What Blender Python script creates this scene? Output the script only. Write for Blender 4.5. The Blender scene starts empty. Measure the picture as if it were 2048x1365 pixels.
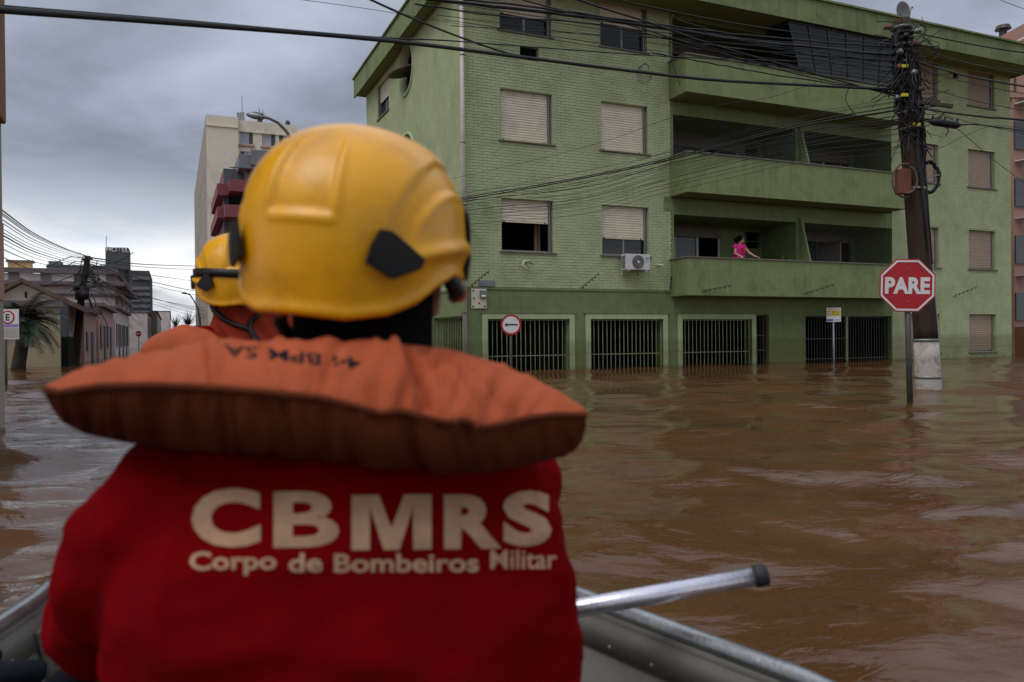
import bpy, bmesh, math, random
import numpy as np
from mathutils import Vector, Matrix, noise
from mathutils.bvhtree import BVHTree
random.seed(7); rng = np.random.default_rng(7)
S = bpy.context.scene; COL = S.collection
rad = math.radians
# ------------------------------------------------------------------ camera
FPX, PITCH, ROLL, AZ, EYE = 1557.5, rad(.263), rad(-.5636), rad(23.555), .864
cp, sp = math.cos(PITCH), math.sin(PITCH)
FW = Vector((0, cp, -sp)); UP0 = Vector((0, sp, cp)); RT0 = Vector((1, 0, 0))
RT = RT0*math.cos(ROLL)+UP0*math.sin(ROLL); UP = UP0*math.cos(ROLL)-RT0*math.sin(ROLL)
CAM = Vector((0, 0, EYE))
cd = bpy.data.cameras.new('camera'); cam = bpy.data.objects.new('camera', cd); COL.objects.link(cam)
cd.sensor_width = 36; cd.lens = 36*FPX/2048; cd.clip_start = .03; cd.clip_end = 4000
m3 = Matrix((RT, UP, -FW)).transposed(); cam.matrix_world = Matrix.Translation(CAM) @ m3.to_4x4()
cd.dof.use_dof = True; cd.dof.focus_distance = 17; cd.dof.aperture_fstop = 4.6
S.camera = cam
# ------------------------------------------------------------------ sky, sun, exposure
SUN_EL, SUN_ROT = rad(58), rad(224)
w = bpy.data.worlds.new('World'); S.world = w; w.use_nodes = True
nt = w.node_tree; nt.nodes.clear()
def N(nt, t, **k):
    n = nt.nodes.new(t)
    for a, b in k.items():
        if a.startswith('i_'): n.inputs[a[2:]].default_value = b
        elif a[0] == 'n' and a[1:].isdigit(): n.inputs[int(a[1:])].default_value = b
        else: setattr(n, a, b)
    return n
def ramp(nt, stops):
    r = nt.nodes.new('ShaderNodeValToRGB'); e = r.color_ramp.elements
    while len(e) < len(stops): e.new(.5)
    for q, (p, c) in zip(e, stops): q.position = p; q.color = (*c, 1) if not isinstance(c, (int, float)) else (c, c, c, 1)
    return r
L = nt.links.new
sky = N(nt, 'ShaderNodeTexSky', sky_type='NISHITA', sun_disc=False, sun_elevation=SUN_EL, sun_rotation=SUN_ROT, air_density=1.5, dust_density=3)
bgs = N(nt, 'ShaderNodeBackground', i_Strength=.1); L(sky.outputs[0], bgs.inputs[0])
tc = N(nt, 'ShaderNodeTexCoord'); sx = N(nt, 'ShaderNodeSeparateXYZ'); L(tc.outputs['Generated'], sx.inputs[0])
zc = N(nt, 'ShaderNodeMath', operation='MAXIMUM', n1=0.0); L(sx.outputs[2], zc.inputs[0])
zp = N(nt, 'ShaderNodeMath', operation='ADD', n1=.24); L(zc.outputs[0], zp.inputs[0])
dx = N(nt, 'ShaderNodeMath', operation='DIVIDE'); L(sx.outputs[0], dx.inputs[0]); L(zp.outputs[0], dx.inputs[1])
dy = N(nt, 'ShaderNodeMath', operation='DIVIDE'); L(sx.outputs[1], dy.inputs[0]); L(zp.outputs[0], dy.inputs[1])
cx = N(nt, 'ShaderNodeCombineXYZ'); L(dx.outputs[0], cx.inputs[0]); L(dy.outputs[0], cx.inputs[1]); cx.inputs[2].default_value = 3.1
n1 = N(nt, 'ShaderNodeTexNoise', i_Scale=2.3, i_Detail=7, i_Roughness=.52, i_Distortion=.25); L(cx.outputs[0], n1.inputs['Vector'])
n2 = N(nt, 'ShaderNodeTexNoise', i_Scale=.55, i_Detail=4, i_Roughness=.5); L(cx.outputs[0], n2.inputs['Vector'])
# height of the ragged lower edge of the grey deck
e1 = N(nt, 'ShaderNodeMath', operation='MULTIPLY_ADD', n1=.16, n2=-.08); L(n1.outputs[0], e1.inputs[0])
e2 = N(nt, 'ShaderNodeMath', operation='MULTIPLY_ADD', n1=.14, n2=-.07); L(n2.outputs[0], e2.inputs[0])
e3 = N(nt, 'ShaderNodeMath', operation='ADD'); L(e1.outputs[0], e3.inputs[0]); L(e2.outputs[0], e3.inputs[1])
e4 = N(nt, 'ShaderNodeMath', operation='ADD'); L(e3.outputs[0], e4.inputs[0]); L(zc.outputs[0], e4.inputs[1])
edge = ramp(nt, [(0, (.36, .38, .42)), (.05, (.68, .69, .71)), (.105, (.70, .71, .73)), (.155, (.33, .36, .41)), (.205, (.18, .203, .25)), (.29, (.21, .235, .29)),
                 (.42, (.27, .295, .355)), (.62, (.5, .54, .62)), (1, (.72, .76, .84))]); L(e4.outputs[0], edge.inputs[0])
br = ramp(nt, [(.30, .68), (.5, .98), (.7, 1.32)]); L(n1.outputs[0], br.inputs[0])
mul = N(nt, 'ShaderNodeMix', data_type='RGBA', blend_type='MULTIPLY'); mul.inputs[0].default_value = 1
L(edge.outputs[0], mul.inputs[6]); L(br.outputs[0], mul.inputs[7])
bgc = N(nt, 'ShaderNodeBackground', i_Strength=1.7); L(mul.outputs[2], bgc.inputs[0])
mx = N(nt, 'ShaderNodeMixShader'); mx.inputs[0].default_value = .93; L(bgs.outputs[0], mx.inputs[1]); L(bgc.outputs[0], mx.inputs[2])
wo = N(nt, 'ShaderNodeOutputWorld'); L(mx.outputs[0], wo.inputs[0])
sd = bpy.data.lights.new('sun', 'SUN'); sd.energy = 1.45; sd.angle = rad(35); sd.color = (1, .95, .87)
so = bpy.data.objects.new('sun', sd); COL.objects.link(so)
# the sun stands behind the camera, a little to the left, above the cloud deck
sdir = Vector((math.sin(SUN_ROT)*math.cos(SUN_EL), math.cos(SUN_ROT)*math.cos(SUN_EL), math.sin(SUN_EL)))
so.rotation_euler = sdir.to_track_quat('Z', 'Y').to_euler()
vs = S.view_settings; vs.view_transform = 'Standard'; vs.look = 'None'; vs.exposure = -.05; vs.gamma = 1; vs.use_curve_mapping = False
# ------------------------------------------------------------------ layout helpers
Uv = Vector((math.cos(AZ), math.sin(AZ), 0)); Vv = Vector((-math.sin(AZ), math.cos(AZ), 0))
def ray(px, py): return FW+RT*((px-1024)/FPX)-UP*((py-682.5)/FPX)
def at(px, py, Y): d = ray(px, py); return CAM+d*(Y/d.y)
def ground(px, py, z=0): d = ray(px, py); return CAM+d*((z-EYE)/d.z)
def onT(px, py, t): d = ray(px, py); k = t/d.dot(Vv); return (d*k).dot(Uv), EYE+(d*k).z      # plane across the street grid -> s, z
def onS(px, py, s): d = ray(px, py); k = s/d.dot(Uv); return (d*k).dot(Vv), EYE+(d*k).z      # plane along the street  -> t, z
def st(s, t, z=0): return Uv*s+Vv*t+Vector((0, 0, z))
# ------------------------------------------------------------------ object helpers
def link(o, parent=None):
    COL.objects.link(o)
    if parent: o.parent = parent
    return o
def thing(name, label, cat, loc=(0, 0, 0), rz=0, group=None):
    o = bpy.data.objects.new(name, None); o.location = loc; o.rotation_euler = (0, 0, rz); link(o)
    o.empty_display_size = .2
    return tag(o, label, cat, group)
def tag(o, label=None, cat=None, group=None, kind=None):
    if label: o['label'] = label
    if cat: o['category'] = cat
    if group: o['group'] = group
    if kind: o['kind'] = kind
    return o
class MB:
    def __init__(s): s.v = []; s.f = []
    def add(s, vs, fs):
        n = len(s.v); s.v += [tuple(p) for p in vs]; s.f += [tuple(i+n for i in f) for f in fs]; return s
    def box(s, x0, x1, y0, y1, z0, z1):
        return s.add([(x0, y0, z0), (x1, y0, z0), (x1, y1, z0), (x0, y1, z0), (x0, y0, z1), (x1, y0, z1), (x1, y1, z1), (x0, y1, z1)],
                     [(3, 2, 1, 0), (4, 5, 6, 7), (0, 1, 5, 4), (1, 2, 6, 5), (2, 3, 7, 6), (3, 0, 4, 7)])
    def bar(s, a, b, wd, ht, up=(0, 0, 1)):
        a = Vector(a); b = Vector(b); d = (b-a).normalized(); sd_ = d.cross(Vector(up))
        if sd_.length < 1e-4: sd_ = d.cross(Vector((0, 1, 0)))
        sd_.normalize(); u = sd_.cross(d)
        c = [a-sd_*wd/2-u*ht/2, a+sd_*wd/2-u*ht/2, a+sd_*wd/2+u*ht/2, a-sd_*wd/2+u*ht/2]
        c += [p+(b-a) for p in c]
        return s.add(c, [(0, 1, 2, 3), (7, 6, 5, 4), (0, 4, 5, 1), (1, 5, 6, 2), (2, 6, 7, 3), (3, 7, 4, 0)])
    def tube(s, pts, r, seg=8, caps=True):
        pts = [Vector(p) for p in pts]; n = len(pts); rs = r if isinstance(r, (list, tuple)) else [r]*n
        ref = None; vs = []
        for i, p in enumerate(pts):
            t = (pts[min(i+1, n-1)]-pts[max(i-1, 0)])
            if t.length < 1e-9: t = Vector((0, 0, 1))
            t.normalize()
            if ref is None: ref = t.orthogonal().normalized()
            ref = (ref-t*ref.dot(t)).normalized(); q = t.cross(ref)
            vs += [p+(ref*math.cos(2*math.pi*k/seg)+q*math.sin(2*math.pi*k/seg))*rs[i] for k in range(seg)]
        fs = [(i*seg+k, i*seg+(k+1) % seg, (i+1)*seg+(k+1) % seg, (i+1)*seg+k) for i in range(n-1) for k in range(seg)]
        if caps: fs += [tuple(range(seg-1, -1, -1)), tuple(range((n-1)*seg, n*seg))]
        return s.add(vs, fs)
    def prism(s, poly, o, ax, ay, nrm):            # polygon in plane (ax, ay) at o, extruded along vector nrm
        o, ax, ay, nrm = map(Vector, (o, ax, ay, nrm)); k = len(poly)
        a = [o+ax*p[0]+ay*p[1] for p in poly]; b = [p+nrm for p in a]
        return s.add(a+b, [tuple(range(k-1, -1, -1)), tuple(range(k, 2*k))]+[(i, (i+1) % k, k+(i+1) % k, k+i) for i in range(k)])
    def ball(s, c, r, seg=10, rings=6, sc=(1, 1, 1)):
        vs = [(c[0], c[1], c[2]-r*sc[2])]
        for i in range(1, rings):
            a = -math.pi/2+math.pi*i/rings
            vs += [(c[0]+r*sc[0]*math.cos(a)*math.cos(2*math.pi*k/seg), c[1]+r*sc[1]*math.cos(a)*math.sin(2*math.pi*k/seg), c[2]+r*sc[2]*math.sin(a)) for k in range(seg)]
        vs.append((c[0], c[1], c[2]+r*sc[2])); t = len(vs)-1
        fs = [(0, 1+(k+1) % seg, 1+k) for k in range(seg)]+[(t, 1+(rings-2)*seg+k, 1+(rings-2)*seg+(k+1) % seg) for k in range(seg)]
        for i in range(rings-2): fs += [(1+i*seg+k, 1+i*seg+(k+1) % seg, 1+(i+1)*seg+(k+1) % seg, 1+(i+1)*seg+k) for k in range(seg)]
        return s.add(vs, fs)
    def wall(s, O, U, V, Nn, W, H, holes, depth):   # sheet W x H with rectangular holes and reveals
        O, U, V, Nn = map(Vector, (O, U, V, Nn))
        xs = sorted({0, W, *[h[0] for h in holes], *[h[1] for h in holes]}); zs = sorted({0, H, *[h[2] for h in holes], *[h[3] for h in holes]})
        for i in range(len(xs)-1):
            for j in range(len(zs)-1):
                mx_, mz = (xs[i]+xs[i+1])/2, (zs[j]+zs[j+1])/2
                if any(h[0] < mx_ < h[1] and h[2] < mz < h[3] for h in holes): continue
                s.add([O+U*a+V*b for a, b in ((xs[i], zs[j]), (xs[i+1], zs[j]), (xs[i+1], zs[j+1]), (xs[i], zs[j+1]))], [(0, 1, 2, 3)])
        for h in holes:
            c = [(h[0], h[2]), (h[1], h[2]), (h[1], h[3]), (h[0], h[3])]
            p = [O+U*a+V*b for a, b in c]; q = [x+Nn*depth for x in p]
            s.add(p+q, [(k, (k+1) % 4, 4+(k+1) % 4, 4+k) for k in range(4)])
        return s
    def mesh(s, name, mat, smooth=False):
        me = bpy.data.meshes.new(name); me.from_pydata([tuple(v) for v in s.v], [], s.f); me.update()
        if mat: me.materials.append(mat)
        if smooth: me.shade_smooth()
        return me
    def obj(s, name, mat, parent=None, smooth=False, bevel=0):
        o = link(bpy.data.objects.new(name, s.mesh(name, mat, smooth)), parent)
        if bevel:
            b = o.modifiers.new('bevel', 'BEVEL'); b.width = bevel; b.segments = 2; b.limit_method = 'ANGLE'
        return o
def copy_tree(o, parent=None):
    kids = [c for c in bpy.data.objects if c.parent == o]
    c = o.copy(); link(c); c.parent = parent
    for k in kids: copy_tree(k, c)
    return c
def inst(name, me, parent, loc=(0, 0, 0), rot=(0, 0, 0), sc=(1, 1, 1)):
    o = bpy.data.objects.new(name, me); o.location = loc; o.rotation_euler = rot; o.scale = sc; return link(o, parent)
# ------------------------------------------------------------------ materials
def mat(name, col, rough=.7, metal=0, var=.12, vs=3.0, bump=.0, bs=40, spec=.4, coat=0, grime=None, gs=1.2, ga=.5, tide=None, streak=0, stretch=None):
    """base colour broken by two noises; optional grime colour in blotches; optional flood tide mark below a height (world z)"""
    m = bpy.data.materials.new(name); m.use_nodes = True; t = m.node_tree; t.nodes.clear(); l = t.links.new
    out = N(t, 'ShaderNodeOutputMaterial'); b = N(t, 'ShaderNodeBsdfPrincipled'); l(b.outputs[0], out.inputs[0])
    b.inputs['Roughness'].default_value = rough; b.inputs['Metallic'].default_value = metal; b.inputs['Specular IOR Level'].default_value = spec
    b.inputs['Coat Weight'].default_value = coat; b.inputs['Coat Roughness'].default_value = .15
    g = N(t, 'ShaderNodeNewGeometry'); mp = N(t, 'ShaderNodeMapping'); l(g.outputs['Position'], mp.inputs[0])
    if stretch: mp.inputs['Scale'].default_value = stretch
    a = N(t, 'ShaderNodeTexNoise', i_Scale=vs, i_Detail=6, i_Roughness=.62); l(mp.outputs[0], a.inputs[0])
    lo = tuple(c*(1-var*1.6) for c in col); hi = tuple(min(1, c*(1+var*1.6)) for c in col)
    r = ramp(t, [(.25, lo), (.75, hi)]); l(a.outputs[0], r.inputs[0]); c = r.outputs[0]
    if grime:
        q = N(t, 'ShaderNodeTexNoise', i_Scale=gs, i_Detail=7, i_Roughness=.65, i_Distortion=.4); l(mp.outputs[0], q.inputs[0])
        qr = ramp(t, [(.48, 0.0), (.70, ga)]); l(q.outputs[0], qr.inputs[0])
        x = N(t, 'ShaderNodeMix', data_type='RGBA'); l(qr.outputs[0], x.inputs[0]); l(c, x.inputs[6]); x.inputs[7].default_value = (*grime, 1); c = x.outputs[2]
    if tide:
        sz = N(t, 'ShaderNodeSeparateXYZ'); l(g.outputs['Position'], sz.inputs[0])
        nn = N(t, 'ShaderNodeTexNoise', i_Scale=2.2, i_Detail=3); l(g.outputs['Position'], nn.inputs[0])
        ad = N(t, 'ShaderNodeMath', operation='MULTIPLY_ADD', n1=.10, n2=-.05); l(nn.outputs[0], ad.inputs[0])
        a2 = N(t, 'ShaderNodeMath', operation='ADD'); l(sz.outputs[2], a2.inputs[0]); l(ad.outputs[0], a2.inputs[1])
        tr = ramp(t, [(0, .85), (.055, .5), (.12, .4), (.40, .45), (.415, .62), (.44, .42), (.60, .34), (.70, .36), (.86, .0)]); l(a2.outputs[0], tr.inputs[0])
        x = N(t, 'ShaderNodeMix', data_type='RGBA'); l(tr.outputs[0], x.inputs[0]); l(c, x.inputs[6]); x.inputs[7].default_value = (*tide, 1); c = x.outputs[2]
    if streak:     # rain streaks: a noise drawn out vertically
        mq = N(t, 'ShaderNodeMapping'); mq.inputs['Scale'].default_value = (5, 5, .35); l(g.outputs['Position'], mq.inputs[0])
        q = N(t, 'ShaderNodeTexNoise', i_Scale=1.6, i_Detail=5, i_Roughness=.7); l(mq.outputs[0], q.inputs[0])
        qr = ramp(t, [(.50, 0.0), (.72, streak)]); l(q.outputs[0], qr.inputs[0])
        x = N(t, 'ShaderNodeMix', data_type='RGBA'); l(qr.outputs[0], x.inputs[0]); l(c, x.inputs[6]); x.inputs[7].default_value = (col[0]*.38, col[1]*.36, col[2]*.40, 1); c = x.outputs[2]
    l(c, b.inputs['Base Color'])
    rr = N(t, 'ShaderNodeMapRange', n3=max(.02, rough-.1), n4=min(1, rough+.1)); l(a.outputs[0], rr.inputs[0]); l(rr.outputs[0], b.inputs['Roughness'])
    if bump:
        bn = N(t, 'ShaderNodeTexNoise', i_Scale=bs, i_Detail=5, i_Roughness=.6); l(mp.outputs[0], bn.inputs[0])
        bp = N(t, 'ShaderNodeBump', i_Strength=bump, i_Distance=.01); l(bn.outputs[0], bp.inputs['Height']); l(bp.outputs[0], b.inputs['Normal'])
    return m
M = {}
def mm(k, *a, **kw): M[k] = mat(k, *a, **kw); return M[k]
MUD = (.085, .07, .024)
mm('green_brick', (.41, .455, .26), .85, spec=.15, var=.10, vs=2.2, bump=.35, bs=30, grime=(.13, .16, .08), gs=1.1, ga=.38, tide=MUD)
mm('green_brick_alt', (.395, .44, .25), .85, spec=.15, var=.10, vs=2.2, bump=.35, bs=30, grime=(.13, .16, .08), gs=1.1, ga=.35, tide=MUD)
mm('green_joint', (.37, .41, .235), .9, spec=.1, var=.1, vs=5, bump=.3, bs=60, tide=MUD)
mm('green_plaster', (.175, .215, .10), .9, spec=.12, streak=.3, var=.09, vs=1.6, bump=.25, bs=35, grime=(.07, .09, .045), gs=1.6, ga=.4, tide=MUD)
mm('green_balcony', (.20, .24, .11), .9, spec=.12, streak=.3, var=.10, vs=1.3, bump=.2, bs=30, grime=(.07, .085, .04), gs=1.3, ga=.5)
mm('green_fascia', (.18, .22, .10), .85, spec=.15, streak=.5, var=.12, vs=1.2, bump=.15, bs=20, grime=(.05, .06, .035), gs=.9, ga=.6)
mm('green_surround', (.37, .44, .25), .8, spec=.15, streak=.3, var=.07, vs=4, tide=MUD)
mm('green_bar', (.26, .32, .17), .5, var=.12, vs=8, grime=(.12, .07, .03), gs=9, ga=.5, tide=MUD)
mm('dark_bar', (.045, .04, .03), .5, var=.2, vs=8)
mm('concrete_trim', (.16, .14, .11), .85, var=.15, vs=6, grime=(.06, .05, .04), gs=4, ga=.5)
mm('shutter_cream', (.62, .55, .43), .6, var=.05, vs=6, grime=(.30, .25, .18), gs=2.5, ga=.3)
mm('shutter_dull', (.33, .25, .18), .65, var=.06, vs=6, grime=(.2, .15, .1), gs=2.5, ga=.3, tide=MUD)
mm('alu_frame', (.20, .20, .20), .45, metal=.5, var=.08)
mm('dark_frame', (.03, .03, .032), .5, var=.1)
mm('white_frame', (.42, .40, .37), .5, var=.06)
mm('curtain', (.13, .13, .12), .9, var=.15, vs=20)
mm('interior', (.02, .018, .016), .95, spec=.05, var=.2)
mm('white_pipe', (.55, .50, .46), .5, var=.06, grime=(.3, .25, .2), gs=5, ga=.4, tide=(.2, .14, .07))
mm('white_metal', (.55, .54, .52), .45, var=.05, grime=(.3, .27, .22), gs=8, ga=.3)
mm('black_plastic', (.008, .008, .009), .45, var=.2, vs=10, spec=.3)
mm('cable_black', (.008, .009, .009), .6, var=.2)
mm('steel_grey', (.22, .23, .23), .5, metal=.7, var=.15, vs=8, grime=(.1, .08, .06), gs=6, ga=.5)
mm('sign_post', (.07, .068, .062), .55, metal=.4, var=.15, vs=8, grime=(.08, .06, .04), gs=6, ga=.6)
mm('sign_red', (.36, .008, .015), .4, var=.06, grime=(.2, .01, .01), gs=5, ga=.3)
mm('sign_white', (.62, .60, .60), .4, var=.04, grime=(.4, .36, .33), gs=6, ga=.3)
mm('sign_black', (.01, .01, .01), .5)
mm('sign_yellow', (.55, .47, .02), .4, var=.05)
mm('sign_blue', (.03, .12, .3), .4)
mm('wood_pole', (.045, .030, .022), .9, spec=.1, var=.3, vs=14, bump=.6, bs=25, grime=(.03, .02, .018), gs=5, ga=.7, stretch=(1, 1, .12))
mm('whitewash', (.42, .38, .34), .8, var=.12, vs=6, bump=.5, bs=25, grime=(.13, .09, .07), gs=6, ga=.85)
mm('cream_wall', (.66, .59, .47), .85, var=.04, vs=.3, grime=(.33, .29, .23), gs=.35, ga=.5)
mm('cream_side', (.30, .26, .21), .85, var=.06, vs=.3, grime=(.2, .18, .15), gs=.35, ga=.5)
mm('grey_wall', (.10, .10, .11), .8, var=.08, vs=.5)
mm('mid_grey', (.17, .17, .185), .8, var=.08, vs=.5)
mm('pink_wall', (.20, .055, .07), .8, var=.1, vs=.6)
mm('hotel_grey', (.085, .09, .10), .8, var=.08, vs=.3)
mm('white_plaster', (.60, .53, .52), .85, var=.1, vs=.5, grime=(.25, .2, .19), gs=.6, ga=.5)
mm('grime_trim', (.13, .11, .11), .85, var=.15, vs=1)
mm('beige_wall', (.33, .27, .18), .85, var=.06, vs=.6, grime=(.2, .16, .1), gs=.7, ga=.5)
mm('pale_pink', (.42, .27, .23), .85, var=.1, vs=.8, grime=(.2, .12, .1), gs=.8, ga=.6)
mm('yellow_wall', (.48, .33, .14), .8, var=.05)
mm('orange_wall', (.21, .10, .045), .8, var=.08, vs=.8)
mm('salmon_wall', (.36, .21, .16), .8, var=.06, vs=.8)
mm('far_window', (.05, .055, .065), .3, var=.2, vs=1)
mm('far_curtain', (.34, .34, .36), .7, var=.15, vs=3)
mm('roof_tile', (.11, .07, .055), .85, var=.25, vs=3)
mm('palm_leaf', (.02, .032, .016), .6, var=.35, vs=6)
mm('palm_trunk', (.05, .038, .028), .9, var=.3, vs=8)
mm('far_foliage', (.035, .05, .03), .8, var=.4, vs=1.2)
mm('helmet_yellow', (.70, .325, .001), .30, var=.04, vs=9, bump=.05, bs=160, spec=.45, grime=(.30, .13, .01), gs=17, ga=.5)
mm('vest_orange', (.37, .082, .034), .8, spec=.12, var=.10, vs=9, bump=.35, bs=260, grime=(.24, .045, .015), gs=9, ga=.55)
mm('vest_shaded', (.10, .024, .010), .85, spec=.08, var=.14, vs=9, bump=.35, bs=260, grime=(.13, .03, .012), gs=9, ga=.6)  # same orange cloth, with the shade under the collar put into the colour
mm('shirt_red', (.165, .001, .003), .95, var=.13, vs=6, bump=.35, bs=420, spec=.03, grime=(.08, .002, .005), gs=8, ga=.6)
mm('letter_print', (.40, .235, .14), .8, var=.16, vs=30, bump=.2, bs=300)
mm('hood_red', (.25, .03, .015), .9, spec=.08, var=.14, vs=16, bump=.4, bs=60)
mm('skin', (.33, .15, .10), .55, var=.08, vs=12)
mm('skin_light', (.45, .25, .17), .55, var=.06, vs=12)
mm('hair_black', (.004, .003, .003), .9, spec=.05, var=.3, vs=40, bump=.5, bs=150)
mm('magenta_cloth', (.55, .008, .17), .8, var=.1, vs=20)
mm('dark_cloth', (.010, .011, .016), .9, spec=.08, var=.2, vs=10, bump=.3, bs=120)
mm('boat_alu', (.15, .146, .13), .5, metal=.55, var=.12, vs=4, bump=.12, bs=25, grime=(.09, .085, .07), gs=5, ga=.5)
mm('alu_rail', (.36, .37, .38), .32, metal=.95, var=.1, vs=20, bump=.15, bs=90)
mm('alu_tube', (.62, .60, .66), .28, metal=.95, var=.08, vs=25, bump=.12, bs=120)
mm('rubber', (.012, .012, .014), .6, var=.2, vs=30)
mm('orange_box', (.12, .035, .02), .6, var=.2)
mm('corrugated_tie', (.11, .055, .05), .7, var=.25, vs=20)
mm('plant_leaf', (.02, .05, .015), .6, var=.3)
def glass_mat():
    m = bpy.data.materials.new('window_glass'); m.use_nodes = True; b = m.node_tree.nodes['Principled BSDF']
    b.inputs['Base Color'].default_value = (.012, .014, .016, 1); b.inputs['Roughness'].default_value = .06; b.inputs['Alpha'].default_value = 1
    b.inputs['Specular IOR Level'].default_value = .3; return m
M['glass'] = glass_mat()
# ------------------------------------------------------------------ flood water
def water():
    inner = np.radians(np.linspace(-44, 44, 620)); outer = np.radians(np.linspace(44, 316, 70)[1:-1])
    th = np.concatenate([inner, outer]); nth = len(th)
    r = np.concatenate([[.0], np.geomspace(.55, 420, 640), [900, 2000, 3800]]); nr = len(r)
    R_, T_ = np.meshgrid(r[1:], th, indexing='ij'); X = R_*np.sin(T_); Y = R_*np.cos(T_)
    cell = np.maximum(R_*.0104, R_*.0026)
    Z = np.zeros_like(X); rg = np.random.default_rng(3)
    # patchiness: calm lanes and ruffled lanes
    P = np.zeros_like(X)
    for k in range(7):
        a = rg.uniform(0, 2*math.pi); lam = rg.uniform(2.5, 9); P += np.sin((X*math.cos(a)+Y*math.sin(a))*2*math.pi/lam+rg.uniform(0, 6.28))
    P = .5+.5*np.tanh(P*.55)
    for k in range(110):
        lam = 10**rg.uniform(math.log10(.10), math.log10(2.6)); a = rad(100)+rg.normal(0, .62)
        wx, wy = math.cos(a), math.sin(a)
        slope = .0160 if lam > .6 else (.0235 if lam > .16 else .017)
        amp = slope*lam/(2*math.pi)*1.15
        ph = (X*wx+Y*wy)*2*math.pi/lam+rg.uniform(0, 6.28)+.9*np.sin(X*rg.uniform(.3, 1.3)+Y*rg.uniform(.3, 1.3)+rg.uniform(0, 6))
        fade = np.clip((lam/cell-3)/4, 0, 1)*np.clip(1.15-R_/260, .0, 1)
        wgt = (.35+.9*P) if lam < .6 else 1
        sh = np.sin(ph); Z += amp*fade*wgt*(sh+.22*np.cos(2*ph))
    vs = [(0, 0, 0)]+list(map(tuple, np.stack([X, Y, Z], -1).reshape(-1, 3).tolist()))
    inboat = lambda x, y: boat_inside(x, y, .03)
    fs = []
    idx = lambda i, j: 1+i*nth+(j % nth)
    for i in range(nr-2):
        near = r[i+1] < 5.5
        for j in range(nth):
            if near and inboat(X[i, j], Y[i, j]) and inboat(X[i+1, j], Y[i+1, j]): continue
            fs.append((idx(i, j), idx(i, j+1), idx(i+1, j+1), idx(i+1, j)))
    me = bpy.data.meshes.new('flood_water'); me.from_pydata(vs, [], fs); me.update(); me.shade_smooth()
    # clockwise azimuth, so flip faces to look up
    me.flip_normals()
    m = bpy.data.materials.new('muddy_water'); m.use_nodes = True; t = m.node_tree; l = t.links.new; b = t.nodes['Principled BSDF']
    g = N(t, 'ShaderNodeNewGeometry')
    a = N(t, 'ShaderNodeTexNoise', i_Scale=.9, i_Detail=5, i_Distortion=1.2); l(g.outputs['Position'], a.inputs[0])
    rp = ramp(t, [(.3, (.066, .028, .010)), (.7, (.098, .046, .020))]); l(a.outputs[0], rp.inputs[0]); l(rp.outputs[0], b.inputs['Base Color'])
    b.inputs['Roughness'].default_value = .02; b.inputs['IOR'].default_value = 1.333; b.inputs['Specular IOR Level'].default_value = .5
    mp = N(t, 'ShaderNodeMapping'); mp.inputs['Scale'].default_value = (.45, 1, 1); mp.inputs['Rotation'].default_value = (0, 0, rad(-12)); l(g.outputs['Position'], mp.inputs[0])
    n1 = N(t, 'ShaderNodeTexNoise', i_Scale=9, i_Detail=4, i_Roughness=.55, i_Distortion=.6); l(mp.outputs[0], n1.inputs[0])
    n2 = N(t, 'ShaderNodeTexNoise', i_Scale=38, i_Detail=3, i_Roughness=.5); l(mp.outputs[0], n2.inputs[0])
    b1 = N(t, 'ShaderNodeBump', i_Strength=.30, i_Distance=.03); l(n1.outputs[0], b1.inputs['Height'])
    b2 = N(t, 'ShaderNodeBump', i_Strength=.12, i_Distance=.006); l(n2.outputs[0], b2.inputs['Height']); l(b1.outputs[0], b2.inputs['Normal']); l(b2.outputs[0], b.inputs['Normal'])
    me.materials.append(m)
    return tag(link(bpy.data.objects.new('water', me)), kind='structure')
# boat outline (street frame, camera at s=0, t=0); centre line s=.2
BC = .20
BT = [-2.3, -1.2, 0, .6, 1.02, 1.545, 1.8, 2.05, 2.3, 2.7, 3.1, 3.45]
BW = [.72, .80, .82, .815, .79, .655, .58, .50, .45, .39, .31, .22]
def boat_hw(t): return float(np.interp(t, BT, BW))
def boat_inside(x, y, inset):
    s = x*Uv.x+y*Uv.y; t = x*Vv.x+y*Vv.y
    return BT[0]+inset < t < BT[-1]-inset and abs(s-BC) < boat_hw(t)-inset-.07
water()
# ================================================================== GREEN APARTMENT BUILDING (local x along the front, -y towards the street, z up)
CS, CT = 6.655, 18.082
def gb(s, off, z): return st(CS+s, CT-off, z)
G = thing('apartment_building', 'green painted brick apartment block on the corner with long balconies and ground floor garages', 'building', st(CS, CT), AZ)
LEN, DEP, TOP, BAND = 20.4, 10.4, 10.0, 2.12
FLZ = [(.22, 1.5), (3.05, 4.38), (5.85, 7.14), (8.62, 9.82)]
WL = [(.97, 2.43), (3.88, 5.35)]; WR = [(15.32, 16.77), (18.22, 19.58)]
holesF = []
for zz in FLZ[1:]:
    for a, b in WL: holesF.append((a, b, zz[0], zz[1]))
    for a, b in WR: holesF.append((a, b, zz[0], zz[1]))
for a, b in WR: holesF.append((a, b, *FLZ[0]))
VENT = (1.53, 2.06, 7.95, 8.30); holesF.append(VENT)
LOG = [(6.17, 10.6), (10.95, 14.6)]; LZ = [(1.99, 4.25), (4.72, 7.03), (7.5, 9.72)]
for a, b in LOG:
    for z0, z1 in LZ: holesF.append((a, b, z0, z1))
GAR = [(.57, 2.87), (3.5, 5.79), (6.43, 8.88)]
for a, b in GAR: holesF.append((a, b, -1, 1.32))
holesF.append((9.05, 9.53, -1, 1.46)); holesF.append((10.93, 14.55, -1, 1.43))
Z0 = -1.2
def split(holes, z0, z1):      # holes cut to a strip, in strip coordinates
    return [(a, b, max(c, z0)-z0, min(d, z1)-z0) for a, b, c, d in holes if d > z0 and c < z1]
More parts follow.
